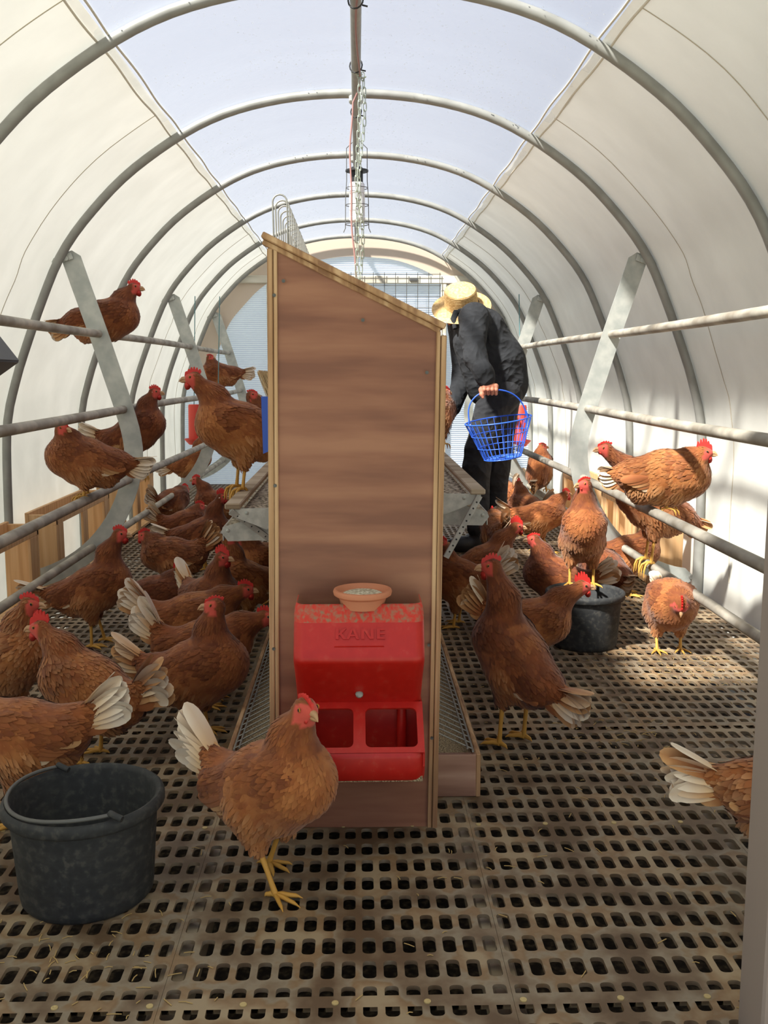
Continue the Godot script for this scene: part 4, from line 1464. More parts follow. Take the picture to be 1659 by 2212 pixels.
func hen_parts() -> void:
	var vm := StandardMaterial3D.new()
	vm.vertex_color_use_as_albedo = true
	vm.roughness = 0.8
	vm.rim_enabled = true
	vm.rim = 0.35
	vm.rim_tint = 0.6
	vm.metallic_specular = 0.35
	HM.plume = vm
	var sk := vm.duplicate()
	sk.roughness = 0.6
	HM.skin = sk
	HM.comb_m = mat(Color8(202, 46, 40), 0.5)
	HM.comb_m.subsurf_scatter_enabled = true
	HM.comb_m.subsurf_scatter_strength = 0.25
	HM.wattle_m = mat(Color8(196, 52, 44), 0.55)
	HM.beak = mat(Color8(182, 142, 104), 0.45)
	HM.legm = mat(Color8(200, 150, 66), 0.6)
	HM.lobe = mat(Color8(226, 196, 180), 0.6)
	# comb: serrated blade standing on the head, in head axes (x forward, y up)
	for big in 3:
		var s: float = [0.55, 0.8, 1.2][big]
		var pts := PackedVector2Array()
		pts.append(Vector2(0.026, 0.010))
		var n := 6
		for k in n:
			var x0 := 0.024 - k * 0.0088
			var top: float = ([0.017, 0.026, 0.032, 0.033, 0.029, 0.022][k]) * s
			pts.append(Vector2(x0 - 0.001, 0.014 + 0.62 * top))
			pts.append(Vector2(x0 - 0.0028 - 0.0012 * s, 0.011 + top))
			pts.append(Vector2(x0 - 0.0052 - 0.0022 * s, 0.0125 + top))
			pts.append(Vector2(x0 - 0.0066 - 0.0022 * s, 0.011 + top))
		pts.append(Vector2(-0.031, 0.020))
		pts.append(Vector2(-0.024, 0.010))
		var m := MB.new()
		m.slab(pts, 0.0055)
		HM["comb%d" % big] = m.mesh()
	var w := MB.new()
	for z in [-1.0, 1.0]:
		w.ball(Vector3(0.018, -0.021, 0.009 * z), Vector3(0.011, 0.0155, 0.0042), 10, Basis(Vector3.BACK, 0.25))
	HM.wattle = w.mesh()
	w = MB.new()
	for z in [-1.0, 1.0]:
		w.ball(Vector3(0.016, -0.014, 0.010 * z), Vector3(0.007, 0.008, 0.004), 8)
	HM.wattle_small = w.mesh()
	var b := MB.new()
	b.tube([Vector3(0.024, 0.001, 0), Vector3(0.034, 0.002, 0), Vector3(0.041, -0.002, 0), Vector3(0.046, -0.008, 0)], [0.0086, 0.0066, 0.0036, 0.0010], 8)
	b.tube([Vector3(0.024, -0.006, 0), Vector3(0.036, -0.007, 0), Vector3(0.042, -0.008, 0)], [0.0075, 0.005, 0.0015], 7)
	HM.beakm = b.mesh()
	var e := MB.new()
	e.colored = true
	e.col = L3(0.42, 0.16, 0.03)
	e.ball(Vector3.ZERO, Vector3(0.0054, 0.0054, 0.0022), 12)
	e.col = L3(0.012, 0.01, 0.008)
	e.ball(Vector3(0, 0, 0.0014), Vector3(0.0036, 0.0036, 0.0019), 10)
	e.ball(Vector3(0, 0, -0.0014), Vector3(0.0026, 0.0026, 0.0019), 10)
	HM.eye = e.mesh()
	var lb := MB.new()
	lb.ball(Vector3.ZERO, Vector3(0.006, 0.0075, 0.003), 8)
	HM.lobem = lb.mesh()
	# leg: shank 0.1 tall standing on the origin, toes spread
	HM.leg = leg_mesh(0.0)
	HM.leg_grip = leg_mesh(1.0)
	var white := L3(0.80, 0.70, 0.58)
	var tan := L3(0.55, 0.28, 0.11)
	var brown := L3(0.30, 0.095, 0.03)
	var cream := L3(0.70, 0.48, 0.27)
	HM.q_white = quill(cream, white, L3(0.62, 0.44, 0.28))
	HM.q_cream = quill(tan, L3(0.74, 0.57, 0.40), tan)
	HM.q_tan = quill(brown, L3(0.58, 0.33, 0.15), brown)
	HM.q_brown = quill(brown, L3(0.36, 0.13, 0.045), L3(0.2, 0.06, 0.02))

func leg_mesh(grip: float) -> ArrayMesh:
	var m := MB.new()
	m.tube([Vector3(-0.014, 0.112, 0), Vector3(-0.006, 0.085, 0), Vector3(-0.002, 0.04, 0), Vector3(0.0, 0.012, 0), Vector3(0.002, 0.004, 0)], [0.0090, 0.0066, 0.0054, 0.0066, 0.0060], 8)
	for a in [[0.0, 0.056], [0.62, 0.048], [-0.62, 0.048], [PI - 0.25, 0.024]]:
		var d := Vector3(cos(a[0]), 0, sin(a[0]))
		var L: float = a[1]
		var dn := 0.020 * grip
		m.tube([Vector3(0.0, 0.007, 0), d * L * 0.35 + Vector3(0, 0.0082, 0), d * L * 0.62 + Vector3(0, 0.0062 - dn * 0.25, 0), d * L * (0.86 - 0.12 * grip) + Vector3(0, 0.0052 - dn, 0), d * L * (0.95 - 0.2 * grip) + Vector3(0, 0.004 - dn * 1.4, 0), d * L * (1.1 - 0.32 * grip) + Vector3(0, 0.0005 - dn * 2.0, 0)], [0.0052, 0.0050, 0.0044, 0.0039, 0.0026, 0.0008], 6)
	return m.mesh()

# o: options of one hen; see HENS
func make_hen(o: Dictionary) -> Node3D:
	var rg := RandomNumberGenerator.new()
	rg.seed = hash(o.label)
	var g := func(k: String, dflt): return o[k] if o.has(k) else dflt
	var sc: float = g.call("s", 1.0)
	var hb: float = g.call("hb", 0.215)            # height of the middle of the body
	var pitch: float = deg_to_rad(g.call("pitch", 8.0))
	var tail: float = deg_to_rad(g.call("tail", 38.0))
	var nl: float = g.call("nl", 0.135)            # neck length
	var lean: float = deg_to_rad(g.call("lean", 18.0))
	var nyaw: float = deg_to_rad(g.call("nyaw", 0.0))
	var hyaw: float = deg_to_rad(g.call("hyaw", 0.0))
	var hpit: float = deg_to_rad(g.call("hpit", -4.0))
	var fat: float = g.call("fat", 1.0)
	var dark: float = g.call("dark", 0.5)          # 0 pale .. 1 deep red brown
	var cell: float = g.call("cell", 0.010)
	var nf: float = g.call("nf", 1.0)
	var hen := thing("hen", o.label, "hen", o.at, deg_to_rad(o.turn), g.call("group", ""))
	hen.scale = Vector3.ONE * sc
	# skeleton
	var u := Vector3(cos(pitch), sin(pitch), 0)
	var up := Vector3(-sin(pitch), cos(pitch), 0)
	var C := Vector3(0, hb, 0)
	var P := PackedFloat32Array()
	var B1 := C - u * 0.105 + up * 0.012
	bone(P, B1, 0.052 * fat, C, 0.080 * fat, 2.0)
	bone(P, C, 0.080 * fat, C + u * 0.078 - up * 0.004, 0.074 * fat, 3.0)
	bone(P, C - u * 0.075 - up * 0.038, 0.052 * fat, C + u * 0.02 - up * 0.03, 0.068 * fat, 4.0)
	var td := Vector3(-cos(tail + pitch * 0.3), sin(tail + pitch * 0.3), 0)
	bone(P, B1, 0.050, B1 + td * 0.075, 0.022, 2.0, 0.04)
	var N0 := C + u * 0.078 + up * 0.022
	var nd := Vector3(sin(lean) * cos(nyaw), cos(lean), sin(lean) * sin(nyaw))
	var head := N0 + nd * nl
	var back := Vector3(-0.018, 0.0, 0.0) * clampf(nl / 0.13, 0.3, 1.4)
	var N1 := N0 + nd * nl * 0.52 + back
	bone(P, N0 - up * 0.008, 0.064 * fat, N1, 0.040, 1.0, 0.045)
	bone(P, N1, 0.040, head - Vector3(0, 0.008, 0), 0.0245, 1.0, 0.03)
	var hd := Vector3(cos(hpit) * cos(hyaw), sin(hpit), cos(hpit) * sin(hyaw))
	bone(P, head, 0.0235, head + hd * 0.020, 0.0165, 5.0, 0.012)
	var legs: float = g.call("legs", 1.0)
	for z in [-1.0, 1.0]:
		var hip := C + Vector3(-0.012, -0.045, 0.042 * z)
		var kn := Vector3(C.x + 0.008, maxf(hb - 0.112, 0.05), 0.044 * z)
		bone(P, hip, 0.050, kn, 0.021, 4.0, 0.03)
		# folded wing
		bone(P, C + u * 0.062 + up * 0.020 + Vector3(0, 0, 0.060 * fat * z), 0.046, C - u * 0.115 + up * 0.016 + Vector3(0, 0, 0.046 * z), 0.026, 6.0, 0.02, 2.1)
	var net := surface_nets(P, cell)
	# colours of the plumage by region
	var rust := L3(0.32, 0.104, 0.028).lerp(L3(0.180, 0.047, 0.015), dark)
	var deep := L3(0.18, 0.050, 0.016).lerp(L3(0.090, 0.024, 0.010), dark)
	var tan := L3(0.46, 0.190, 0.060).lerp(L3(0.28, 0.094, 0.030), dark)
	var pale := L3(0.70, 0.46, 0.25).lerp(L3(0.55, 0.29, 0.13), dark)
	var red := L3(0.56, 0.085, 0.06)
	var fz := FastNoiseLite.new()
	fz.seed = int(rg.randi() % 9999)
	fz.frequency = 9.0
	var V: PackedVector3Array = net.v
	var N: PackedVector3Array = net.n
	var cols := PackedColorArray()
	cols.resize(V.size())
	var zones := PackedFloat32Array()
	zones.resize(V.size())
	var side := hd.cross(Vector3.UP).normalized()
	var hup := side.cross(hd)
	var shaggy: float = g.call("shaggy", 0.0)
	for k in V.size():
		var p := V[k]
		var zn := zone_of(P, p)
		var q := p - head
		if q.length() < 0.036 and q.dot(hd) > -0.006 and absf(q.dot(side)) > -1.0:
			zn = 5.5 if q.dot(hd) > 0.002 and q.dot(hup) < 0.016 else 5.0
		zones[k] = zn
		var nz := fz.get_noise_3d(p.x * 3.0, p.y * 3.0, p.z * 3.0)
		var c := rust
		if zn >= 5.4: c = red
		elif zn >= 6.0 or zn == 6.0: c = deep.lerp(rust, 0.35 + nz)
		elif zn >= 5.0: c = rust.lerp(deep, 0.4)
		elif zn >= 4.0: c = rust.lerp(tan, clampf(0.7 + nz, 0, 1))
		elif zn >= 3.0: c = rust.lerp(tan, clampf(0.35 + nz, 0, 1))
		elif zn >= 2.0: c = rust.lerp(deep, clampf(0.2 + nz, 0, 1))
		else: c = deep.lerp(rust, clampf(0.5 + nz - (zn - 1.0) * 0.1, 0, 1))
		if zn == 6.0: c = deep.lerp(rust, clampf(0.35 + nz, 0, 1))
		cols[k] = c
	put("body", net_mesh(net, cols), HM.plume, hen)
	# plumage: small overlapping feathers laid along the lie of the coat
	var m := MB.new()
	m.colored = true
	var dens := nf * 0.62 * (cell * cell) / 1e-4
	for k in V.size():
		var zn := zones[k]
		if zn >= 5.4 and zn < 6.0: continue
		var dk := dens
		if zn < 2.0 and zn >= 1.0: dk *= 1.7
		if zn >= 5.0 and zn < 5.4: dk *= 1.4
		if rg.randf() > dk: continue
		var p := V[k]
		var n := N[k]
		var flow := -u * 1.0 + Vector3(0, -0.22, 0)
		var L := 0.028
		var W := 0.0060
		var lift := 0.0010
		if zn >= 5.0 and zn < 6.0:
			flow = -hd - Vector3(0, 0.5, 0); L = 0.012; W = 0.0028; lift = 0.0006
		elif zn >= 6.0:
			flow = -u + Vector3(0, -0.30, 0); L = 0.036; W = 0.0082; lift = 0.0014
		elif zn >= 4.0:
			flow = -u * 0.55 + Vector3(0, -0.8, 0); L = 0.034; W = 0.0052; lift = 0.0030 + 0.006 * shaggy
		elif zn >= 3.0:
			flow = -u * 0.8 + Vector3(0, -0.55, 0); L = 0.025; W = 0.0058
		elif zn < 2.0:
			flow = (N0 - head) * 6.0 - u * 0.25 + Vector3(0, -0.2, 0)
			L = lerpf(0.042, 0.022, zn - 1.0); W = lerpf(0.0044, 0.0032, zn - 1.0); lift = 0.0012
		var r1 := rg.randf_range(-0.22, 0.22) * (1.0 + shaggy)
		flow = (flow - n * flow.dot(n))
		if flow.length() < 0.05: continue
		flow = flow.normalized()
		var sd := n.cross(flow)
		flow = (flow + sd * r1).normalized()
		sd = n.cross(flow)
		L *= rg.randf_range(0.8, 1.25)
		lift += rg.randf_range(-0.0006, 0.0018) * (1.0 + 2.5 * shaggy)
		var c0 := cols[k].lerp(deep, rg.randf_range(0.0, 0.30))
		var c1 := cols[k].lerp(tan, rg.randf_range(0.0, 0.38))
		if zn >= 4.0 and zn < 5.0: c1 = cols[k].lerp(pale, rg.randf_range(0.0, 0.35))
		if shaggy > 0.0: c1 = c1.lerp(pale, 0.35 * rg.randf() * shaggy)
		var br := rg.randf_range(0.90, 1.10)
		c0 *= br
		c1 *= br
		var st := p - flow * L * 0.35 - n * 0.002
		var ids := []
		for q in [[0.0, 0.35, -0.001], [0.45, 1.0, 0.35], [0.82, 0.62, 0.75]]:
			var cc: Vector3 = st + flow * L * q[0] + n * (lift * q[2] + 0.0012)
			m.col = c0.lerp(c1, q[0])
			ids.append(m.vert(cc - sd * W * q[1], (n - sd * 0.18 - flow * 0.06).normalized()))
			ids.append(m.vert(cc + sd * W * q[1], (n + sd * 0.18 - flow * 0.06).normalized()))
		m.col = c1
		ids.append(m.vert(st + flow * L + n * lift, (n + flow * 0.04).normalized()))
		m.face(ids[0], ids[1], ids[3]); m.face(ids[0], ids[3], ids[2])
		m.face(ids[2], ids[3], ids[5]); m.face(ids[2], ids[5], ids[4])
		m.face(ids[4], ids[5], ids[6])
	var pl := put("plumage", m.mesh(), HM.plume, hen)
	pl.set_meta("kind", "stuff")
	# head furniture
	var hx := Transform3D(Basis(hd, hup, -side if false else hd.cross(hup)), head + hd * 0.006)
	put("comb", HM["comb%d" % int(g.call("comb", 1))], HM.comb_m, hen, hx)
	put("wattles", HM.wattle if int(g.call("comb", 1)) > 0 else HM.wattle_small, HM.wattle_m, hen, hx)
	put("beak", HM.beakm, HM.beak, hen, hx)
	for z in [-1.0, 1.0]:
		put("eye", HM.eye, HM.plume, hen, hx * Transform3D(Basis(Vector3.UP, -0.25 * z), Vector3(0.008, 0.006, 0.0205 * z)))
		put("ear_lobe", HM.lobem, HM.lobe, hen, hx * Transform3D(Basis(), Vector3(-0.010, -0.004, 0.0215 * z)))
	# tail fan
	var tr := B1 + td * 0.045
	var tb := Basis(td, Vector3(-td.y, td.x, 0) * -1.0, Vector3(0, 0, 1)) if true else Basis()
	tb = Basis(td, td.cross(Vector3(0, 0, 1)) * -1.0, Vector3(0, 0, 1))
	if tb.y.y < 0: tb = Basis(td, -tb.y, -tb.z)
	var tl: float = g.call("tl", 0.145)
	var white: float = g.call("white", 0.6)
	var spread: float = g.call("spread", 1.0)
	for k in 11:
		var q := (k - 5) / 5.0
		var kind := "q_white" if rg.randf() < white else ("q_cream" if rg.randf() < 0.35 + white * 0.5 else "q_tan")
		var fb := tb * Basis(Vector3.BACK, 0.16 - 0.62 * absf(q) * spread + rg.randf_range(-0.04, 0.04)) * Basis(Vector3.UP, q * 0.22 * spread) * Basis(Vector3.RIGHT, signf(q) * (0.55 + 0.75 * absf(q)))
		var ln := tl * rg.randf_range(0.88, 1.06) * (1.0 - 0.22 * absf(q))
		put("tail_feather", HM[kind], HM.plume, hen, Transform3D(fb * Basis.from_scale(Vector3(ln, 0.022, 0.0250)), tr + tb.z * (q * 0.016) + tb.y * (0.010 - 0.026 * absf(q))))
	for k in 8:
		var q := (k - 3.5) / 3.5
		var kind: String = ["q_tan", "q_brown", "q_cream"][k % 3] if white > 0.3 else ["q_tan", "q_brown"][k % 2]
		var fb := tb * Basis(Vector3.BACK, 0.10 - 0.60 * absf(q) * spread) * Basis(Vector3.UP, q * 0.28) * Basis(Vector3.RIGHT, signf(q) * (0.5 + 0.85 * absf(q)))
		put("tail_covert", HM[kind], HM.plume, hen, Transform3D(fb * Basis.from_scale(Vector3(0.075, 0.03, 0.018)), tr - td * 0.02 + tb.z * q * 0.024 + tb.y * (0.016 - 0.034 * absf(q))))
	# flight feathers along the folded wing
	for z in [-1.0, 1.0]:
		for k in 6:
			var t := k / 5.0
			var at := C + u * (0.03 - 0.085 * t) + up * (-0.016 - 0.006 * t + 0.030 * t) + Vector3(0, 0, (0.083 * fat - 0.014 * t) * z)
			var dir := (-u + Vector3(0, -0.30 + 0.26 * t, 0) + Vector3(0, 0, -0.20 * z)).normalized()
			var on := Vector3(0, 0.25, z).normalized()
			on = (on - dir * on.dot(dir)).normalized()
			var kind: String = ["q_brown", "q_tan", "q_brown", "q_cream", "q_tan", "q_brown"][(k + int(rg.randi() % 3)) % 6]
			put("wing_feather", HM[kind], HM.plume, hen, Transform3D(Basis(dir, on, dir.cross(on)) * Basis.from_scale(Vector3(0.105, 0.03, 0.016)), at))
	# legs
	if legs > 0.0:
		var stp: Array = g.call("step", [0.0, 0.0])
		for z in [-1.0, 1.0]:
			var gy: float = g.call("ground", 0.0)
			var kn := Vector3(C.x + 0.008, maxf(hb - 0.105, 0.045), 0.044 * z)
			var fx: float = C.x + 0.012 + stp[0 if z < 0 else 1]
			var H := (kn.y - gy + 0.012) / 0.112
			var t := Transform3D(Basis(Vector3(1, 0, 0), Vector3((kn.x - fx) / 0.112, H, (0.0) / 0.112), Vector3(0, 0, 1)), Vector3(fx, gy, 0.046 * z))
			put("leg", HM.leg_grip if g.call("grip", false) else HM.leg, HM.legm, hen, t)
	return hen

func build_hens() -> void:
	hen_parts()
	for o in HENS:
		make_hen(o)

const HENS := [
	{"label": "rust hen squatting on the topmost perch on the cream side behind the bracket", "at": Vector3(-1.190, 1.185, -4.690), "turn": 8.0, "hb": 0.1, "legs": 0, "nl": 0.115, "lean": 30, "pitch": 12, "tail": -12, "white": 0.1, "s": 1.08, "dark": 0.85, "comb": 1, "tl": 0.11, "cell": 0.013, "nf": 0.7, "hyaw": 6, "nyaw": 1.8, "group": "brown hens"},
	{"label": "small hen on the far cream side perch with its head turned over its back", "at": Vector3(-1.075, 0.892, -7.750), "turn": 196.0, "hb": 0.14, "nl": 0.1, "lean": 4, "tail": 8, "white": 0.7, "dark": 0.75, "comb": 0, "grip": true, "pitch": 4, "cell": 0.013, "nf": 0.7, "hyaw": -156, "nyaw": -46.8, "group": "brown hens"},
	{"label": "plump hen perched by the pine feed boxes looking back towards its white tail", "at": Vector3(-1.062, 0.567, -3.840), "turn": 186.0, "hb": 0.138, "nl": 0.095, "lean": 24, "nyaw": -70, "tail": -4, "white": 1.0, "dark": 0.6, "comb": 0, "grip": true, "fat": 1.06, "pitch": 14, "tl": 0.115, "spread": 0.9, "cell": 0.01, "nf": 1.0, "hyaw": -146, "group": "brown hens"},
	{"label": "upright dark hen perched behind the first cream side bracket with a white tail", "at": Vector3(-1.062, 0.567, -4.680), "turn": 10.0, "hb": 0.2, "nl": 0.135, "lean": 16, "pitch": 28, "tail": 14, "white": 0.95, "dark": 0.95, "comb": 1, "grip": true, "cell": 0.013, "nf": 0.7, "hyaw": 8, "nyaw": 2.4, "group": "brown hens"},
	{"label": "orange hen on the lowest perch beyond the middle bracket on the cream side", "at": Vector3(-1.245, 0.248, -7.320), "turn": 24.0, "hb": 0.13, "nl": 0.15, "lean": 10, "pitch": 20, "tail": -5, "white": 0.6, "dark": 0.2, "comb": 1, "grip": true, "cell": 0.013, "nf": 0.7, "hyaw": 14, "nyaw": 4.2, "group": "brown hens"},
	{"label": "large golden hen standing on the wooden nest perch beside the blue broom head", "at": Vector3(-0.415, 0.628, -3.520), "turn": 200.0, "hb": 0.205, "nl": 0.155, "lean": 34, "pitch": 16, "tail": 20, "white": 0.3, "tl": 0.1, "s": 1.06, "dark": 0.3, "comb": 1, "grip": true, "fat": 1.08, "cell": 0.01, "nf": 1.0, "hyaw": 12, "nyaw": 3.6, "group": "brown hens"},
	{"label": "hen peering past the blue broom head from the nest perch behind the golden hen", "at": Vector3(-0.430, 0.628, -4.900), "turn": 172.0, "hb": 0.17, "nl": 0.1, "lean": 26, "pitch": 20, "dark": 0.7, "comb": 0, "grip": true, "cell": 0.013, "nf": 0.7, "hyaw": -178, "nyaw": -53.4, "group": "brown hens"},
	{"label": "tall hen stretching its neck beside the lowest cream side perch, pale tail held low", "at": Vector3(-1.025, 0.000, -3.699), "turn": 4.0, "hb": 0.225, "nl": 0.165, "lean": 16, "pitch": 22, "tail": 2, "white": 0.75, "dark": 0.7, "comb": 1, "step": [0.02, -0.015], "cell": 0.01, "nf": 1.0, "hyaw": 4, "nyaw": 1.2, "group": "brown hens"},
	{"label": "brown hen with a ruffled back facing the cream wall below the bracket", "at": Vector3(-0.866, 0.000, -4.515), "turn": 172.0, "hb": 0.2, "nl": 0.085, "lean": 40, "pitch": 2, "tail": 58, "white": 0.3, "dark": 0.75, "comb": 1, "shaggy": 0.3, "cell": 0.01, "nf": 1.0, "hyaw": -16, "nyaw": -4.8, "group": "brown hens"},
	{"label": "hen with a tall bright comb standing among the cream side flock", "at": Vector3(-0.564, 0.000, -3.623), "turn": -52.0, "hb": 0.2, "nl": 0.135, "lean": 8, "pitch": 10, "tail": 30, "white": 0.6, "dark": 0.75, "comb": 2, "cell": 0.01, "nf": 1.0, "hyaw": -38, "nyaw": -11.4, "group": "brown hens"},
	{"label": "crouching dark hen with a big red comb half hidden behind a pale tailed hen", "at": Vector3(-0.833, 0.000, -3.943), "turn": -10.0, "hb": 0.135, "nl": 0.075, "lean": 22, "dark": 1.0, "comb": 2, "legs": 0, "cell": 0.01, "nf": 1.0, "hyaw": -18, "nyaw": -5.4, "group": "brown hens"},
	{"label": "tan bodied hen with a dark neck beside the plywood end of the nest unit", "at": Vector3(-0.478, 0.000, -4.016), "turn": 212.0, "hb": 0.185, "nl": 0.14, "lean": 0, "nyaw": 0, "pitch": 16, "tail": -8, "white": 0.35, "dark": 0.15, "comb": 1, "cell": 0.01, "nf": 1.0, "hyaw": -150, "group": "brown hens"},
	{"label": "hen under the landing tray looking at the cream wall from beside the nest unit", "at": Vector3(-0.433, 0.000, -4.409), "turn": 236.0, "hb": 0.19, "nl": 0.11, "lean": 30, "dark": 0.3, "comb": 1, "cell": 0.01, "nf": 1.0, "hyaw": 58, "nyaw": 17.4, "group": "brown hens"},
	{"label": "small crouched hen with a white tail under the perches on the cream side", "at": Vector3(-1.045, 0.000, -5.818), "turn": 24.0, "hb": 0.14, "nl": 0.075, "lean": 16, "tail": 52, "white": 0.8, "dark": 0.8, "comb": 1, "legs": 0, "cell": 0.013, "nf": 0.7, "hyaw": 12, "nyaw": 3.6, "group": "brown hens"},
	{"label": "dark hen with raised head and red comb in front of the cream side landing tray", "at": Vector3(-0.833, 0.000, -5.169), "turn": 4.0, "hb": 0.19, "nl": 0.16, "lean": 12, "pitch": 14, "tail": 10, "white": 0.6, "dark": 0.9, "comb": 2, "cell": 0.013, "nf": 0.7, "hyaw": 4, "nyaw": 1.2, "group": "brown hens"},
	{"label": "hen looking at the cream wall just below the far landing tray", "at": Vector3(-0.932, 0.000, -6.439), "turn": 176.0, "hb": 0.18, "nl": 0.14, "lean": 26, "dark": 0.85, "comb": 1, "pitch": 10, "cell": 0.013, "nf": 0.7, "hyaw": 4, "nyaw": 1.2, "group": "brown hens"},
	{"label": "hen with lowered head beneath the middle bracket on the cream side", "at": Vector3(-1.263, 0.000, -6.564), "turn": 62.0, "hb": 0.18, "nl": 0.08, "lean": 60, "dark": 0.95, "comb": 1, "cell": 0.013, "nf": 0.7, "hyaw": 12, "nyaw": 3.6, "group": "brown hens"},
	{"label": "ruffled tan hen with shaggy feathers against the lowest cream side perch", "at": Vector3(-1.058, 0.000, -2.852), "turn": -28.0, "hb": 0.2, "nl": 0.13, "lean": 16, "pitch": 22, "tail": 5, "white": 0.2, "dark": 0.35, "comb": 1, "shaggy": 1.0, "fat": 1.08, "cell": 0.009, "nf": 1.0, "hyaw": -32, "nyaw": -9.6, "group": "brown hens"},
	{"label": "golden hen with a big comb and loose cream tail feathers facing the cream wall", "at": Vector3(-0.722, 0.000, -2.558), "turn": 160.0, "hb": 0.205, "nl": 0.145, "lean": 38, "pitch": 24, "tail": 40, "white": 0.35, "dark": 0.32, "comb": 2, "shaggy": 0.45, "fat": 1.1, "s": 0.97, "spread": 1.4, "cell": 0.009, "nf": 1.0, "hyaw": -16, "nyaw": -4.8, "group": "brown hens"},
	{"label": "hen with a white tail walking out of view behind the large bucket", "at": Vector3(-0.785, 0.000, -2.198), "turn": 174.0, "hb": 0.205, "nl": 0.12, "lean": 50, "pitch": -2, "tail": 42, "white": 0.8, "dark": 0.45, "comb": 1, "s": 1.02, "cell": 0.009, "nf": 1.0, "hyaw": -2, "nyaw": -0.6, "group": "brown hens"},
	{"label": "rust hen with its head turned back standing behind the white tailed hen near the bucket", "at": Vector3(-0.468, 0.000, -2.722), "turn": -14.0, "hb": 0.2, "nl": 0.15, "lean": -2, "pitch": 16, "tail": 22, "white": 0.1, "dark": 0.72, "comb": 0, "fat": 1.06, "cell": 0.009, "nf": 1.0, "hyaw": 160, "nyaw": 48.0, "group": "brown hens"},
	{"label": "hen with a cream tail leaning forward beside the nest unit trough", "at": Vector3(-0.587, 0.000, -3.334), "turn": 4.0, "hb": 0.2, "nl": 0.13, "lean": 62, "tail": 46, "white": 0.35, "dark": 0.5, "comb": 1, "cell": 0.01, "nf": 1.0, "hyaw": -2, "nyaw": -0.6, "group": "brown hens"},
	{"label": "hen with a white tipped tail and lowered head next to the wire grill", "at": Vector3(-0.489, 0.000, -3.011), "turn": 2.0, "hb": 0.19, "nl": 0.13, "lean": 64, "tail": 56, "white": 0.8, "dark": 0.6, "comb": 1, "cell": 0.01, "nf": 1.0, "hyaw": 0, "nyaw": 0.0, "group": "brown hens"},
	{"label": "golden hen with a white tail stepping in front of the red feeder", "at": Vector3(-0.185, 0.000, -1.902), "turn": -36.0, "hb": 0.212, "nl": 0.142, "lean": 14, "pitch": 18, "tail": 34, "white": 1.0, "dark": 0.38, "fat": 1.05, "comb": 0, "step": [-0.06, 0.045], "cell": 0.008, "tl": 0.165, "spread": 1.15, "nf": 1.15, "hyaw": 22, "nyaw": 6.6, "group": "brown hens"},
	{"label": "tall dark hen standing with its back turned beside the feed trough on the white side", "at": Vector3(0.444, 0.000, -2.634), "turn": 124.0, "hb": 0.245, "nl": 0.185, "lean": 12, "pitch": 34, "tail": -14, "white": 0.45, "dark": 0.85, "comb": 1, "cell": 0.009, "s": 1.03, "nf": 1.0, "hyaw": -52, "nyaw": -15.6, "group": "brown hens"},
	{"label": "hen with a large comb leaning towards the handleless bucket", "at": Vector3(0.580, 0.000, -3.250), "turn": 2.0, "hb": 0.19, "nl": 0.15, "lean": 48, "tail": 58, "white": 0.1, "dark": 0.45, "comb": 2, "pitch": 6, "cell": 0.01, "nf": 1.0, "hyaw": 6, "nyaw": 1.8, "group": "brown hens"},
	{"label": "upright hen standing on the rim of the handleless bucket", "at": Vector3(0.885, 0.214, -3.755), "turn": -96.0, "hb": 0.205, "nl": 0.145, "lean": 6, "pitch": 32, "tail": -10, "dark": 0.6, "comb": 0, "white": 0.1, "cell": 0.01, "nf": 1.0, "hyaw": 62, "nyaw": 18.6, "group": "brown hens"},
	{"label": "dark hen peering out from behind the handleless bucket", "at": Vector3(0.843, 0.000, -3.980), "turn": 150.0, "hb": 0.19, "nl": 0.125, "lean": 18, "pitch": 14, "dark": 0.95, "comb": 0, "cell": 0.01, "nf": 1.0, "hyaw": -28, "nyaw": -8.4, "group": "brown hens"},
	{"label": "dark hen hidden behind the handleless bucket with its head down", "at": Vector3(1.066, 0.000, -4.092), "turn": 104.0, "hb": 0.2, "nl": 0.08, "lean": 80, "pitch": 10, "dark": 1.0, "comb": 1, "tail": 0, "white": 0.1, "tl": 0.1, "cell": 0.01, "nf": 1.0, "hyaw": -4, "nyaw": -1.2, "group": "brown hens"},
	{"label": "hen with lowered head under the perched pale hen by the white wall", "at": Vector3(1.275, 0.000, -4.495), "turn": -2.0, "hb": 0.2, "nl": 0.12, "lean": 42, "tail": 35, "white": 0.1, "dark": 0.6, "comb": 1, "pitch": 10, "cell": 0.01, "nf": 1.0, "hyaw": 4, "nyaw": 1.2, "group": "brown hens"},
	{"label": "pale backed hen with a large comb perched on the third bar by the white wall", "at": Vector3(1.095, 0.567, -3.430), "turn": -14.0, "hb": 0.118, "nl": 0.088, "lean": 46, "nyaw": 30, "pitch": 6, "tail": 2, "tl": 0.1, "white": 0.4, "dark": 0.08, "comb": 2, "grip": true, "fat": 1.18, "s": 0.97, "shaggy": 0.3, "cell": 0.009, "nf": 1.0, "hyaw": 4, "group": "brown hens"},
	{"label": "long necked hen on the lowest bar looking away behind the pale perched hen", "at": Vector3(1.245, 0.248, -4.020), "turn": 176.0, "hb": 0.225, "nl": 0.205, "lean": 40, "pitch": 30, "tail": -30, "tl": 0.09, "white": 0.1, "dark": 0.7, "comb": 0, "grip": true, "s": 1.1, "shaggy": 0.4, "cell": 0.01, "nf": 1.0, "hyaw": -4, "nyaw": -1.2, "group": "brown hens"},
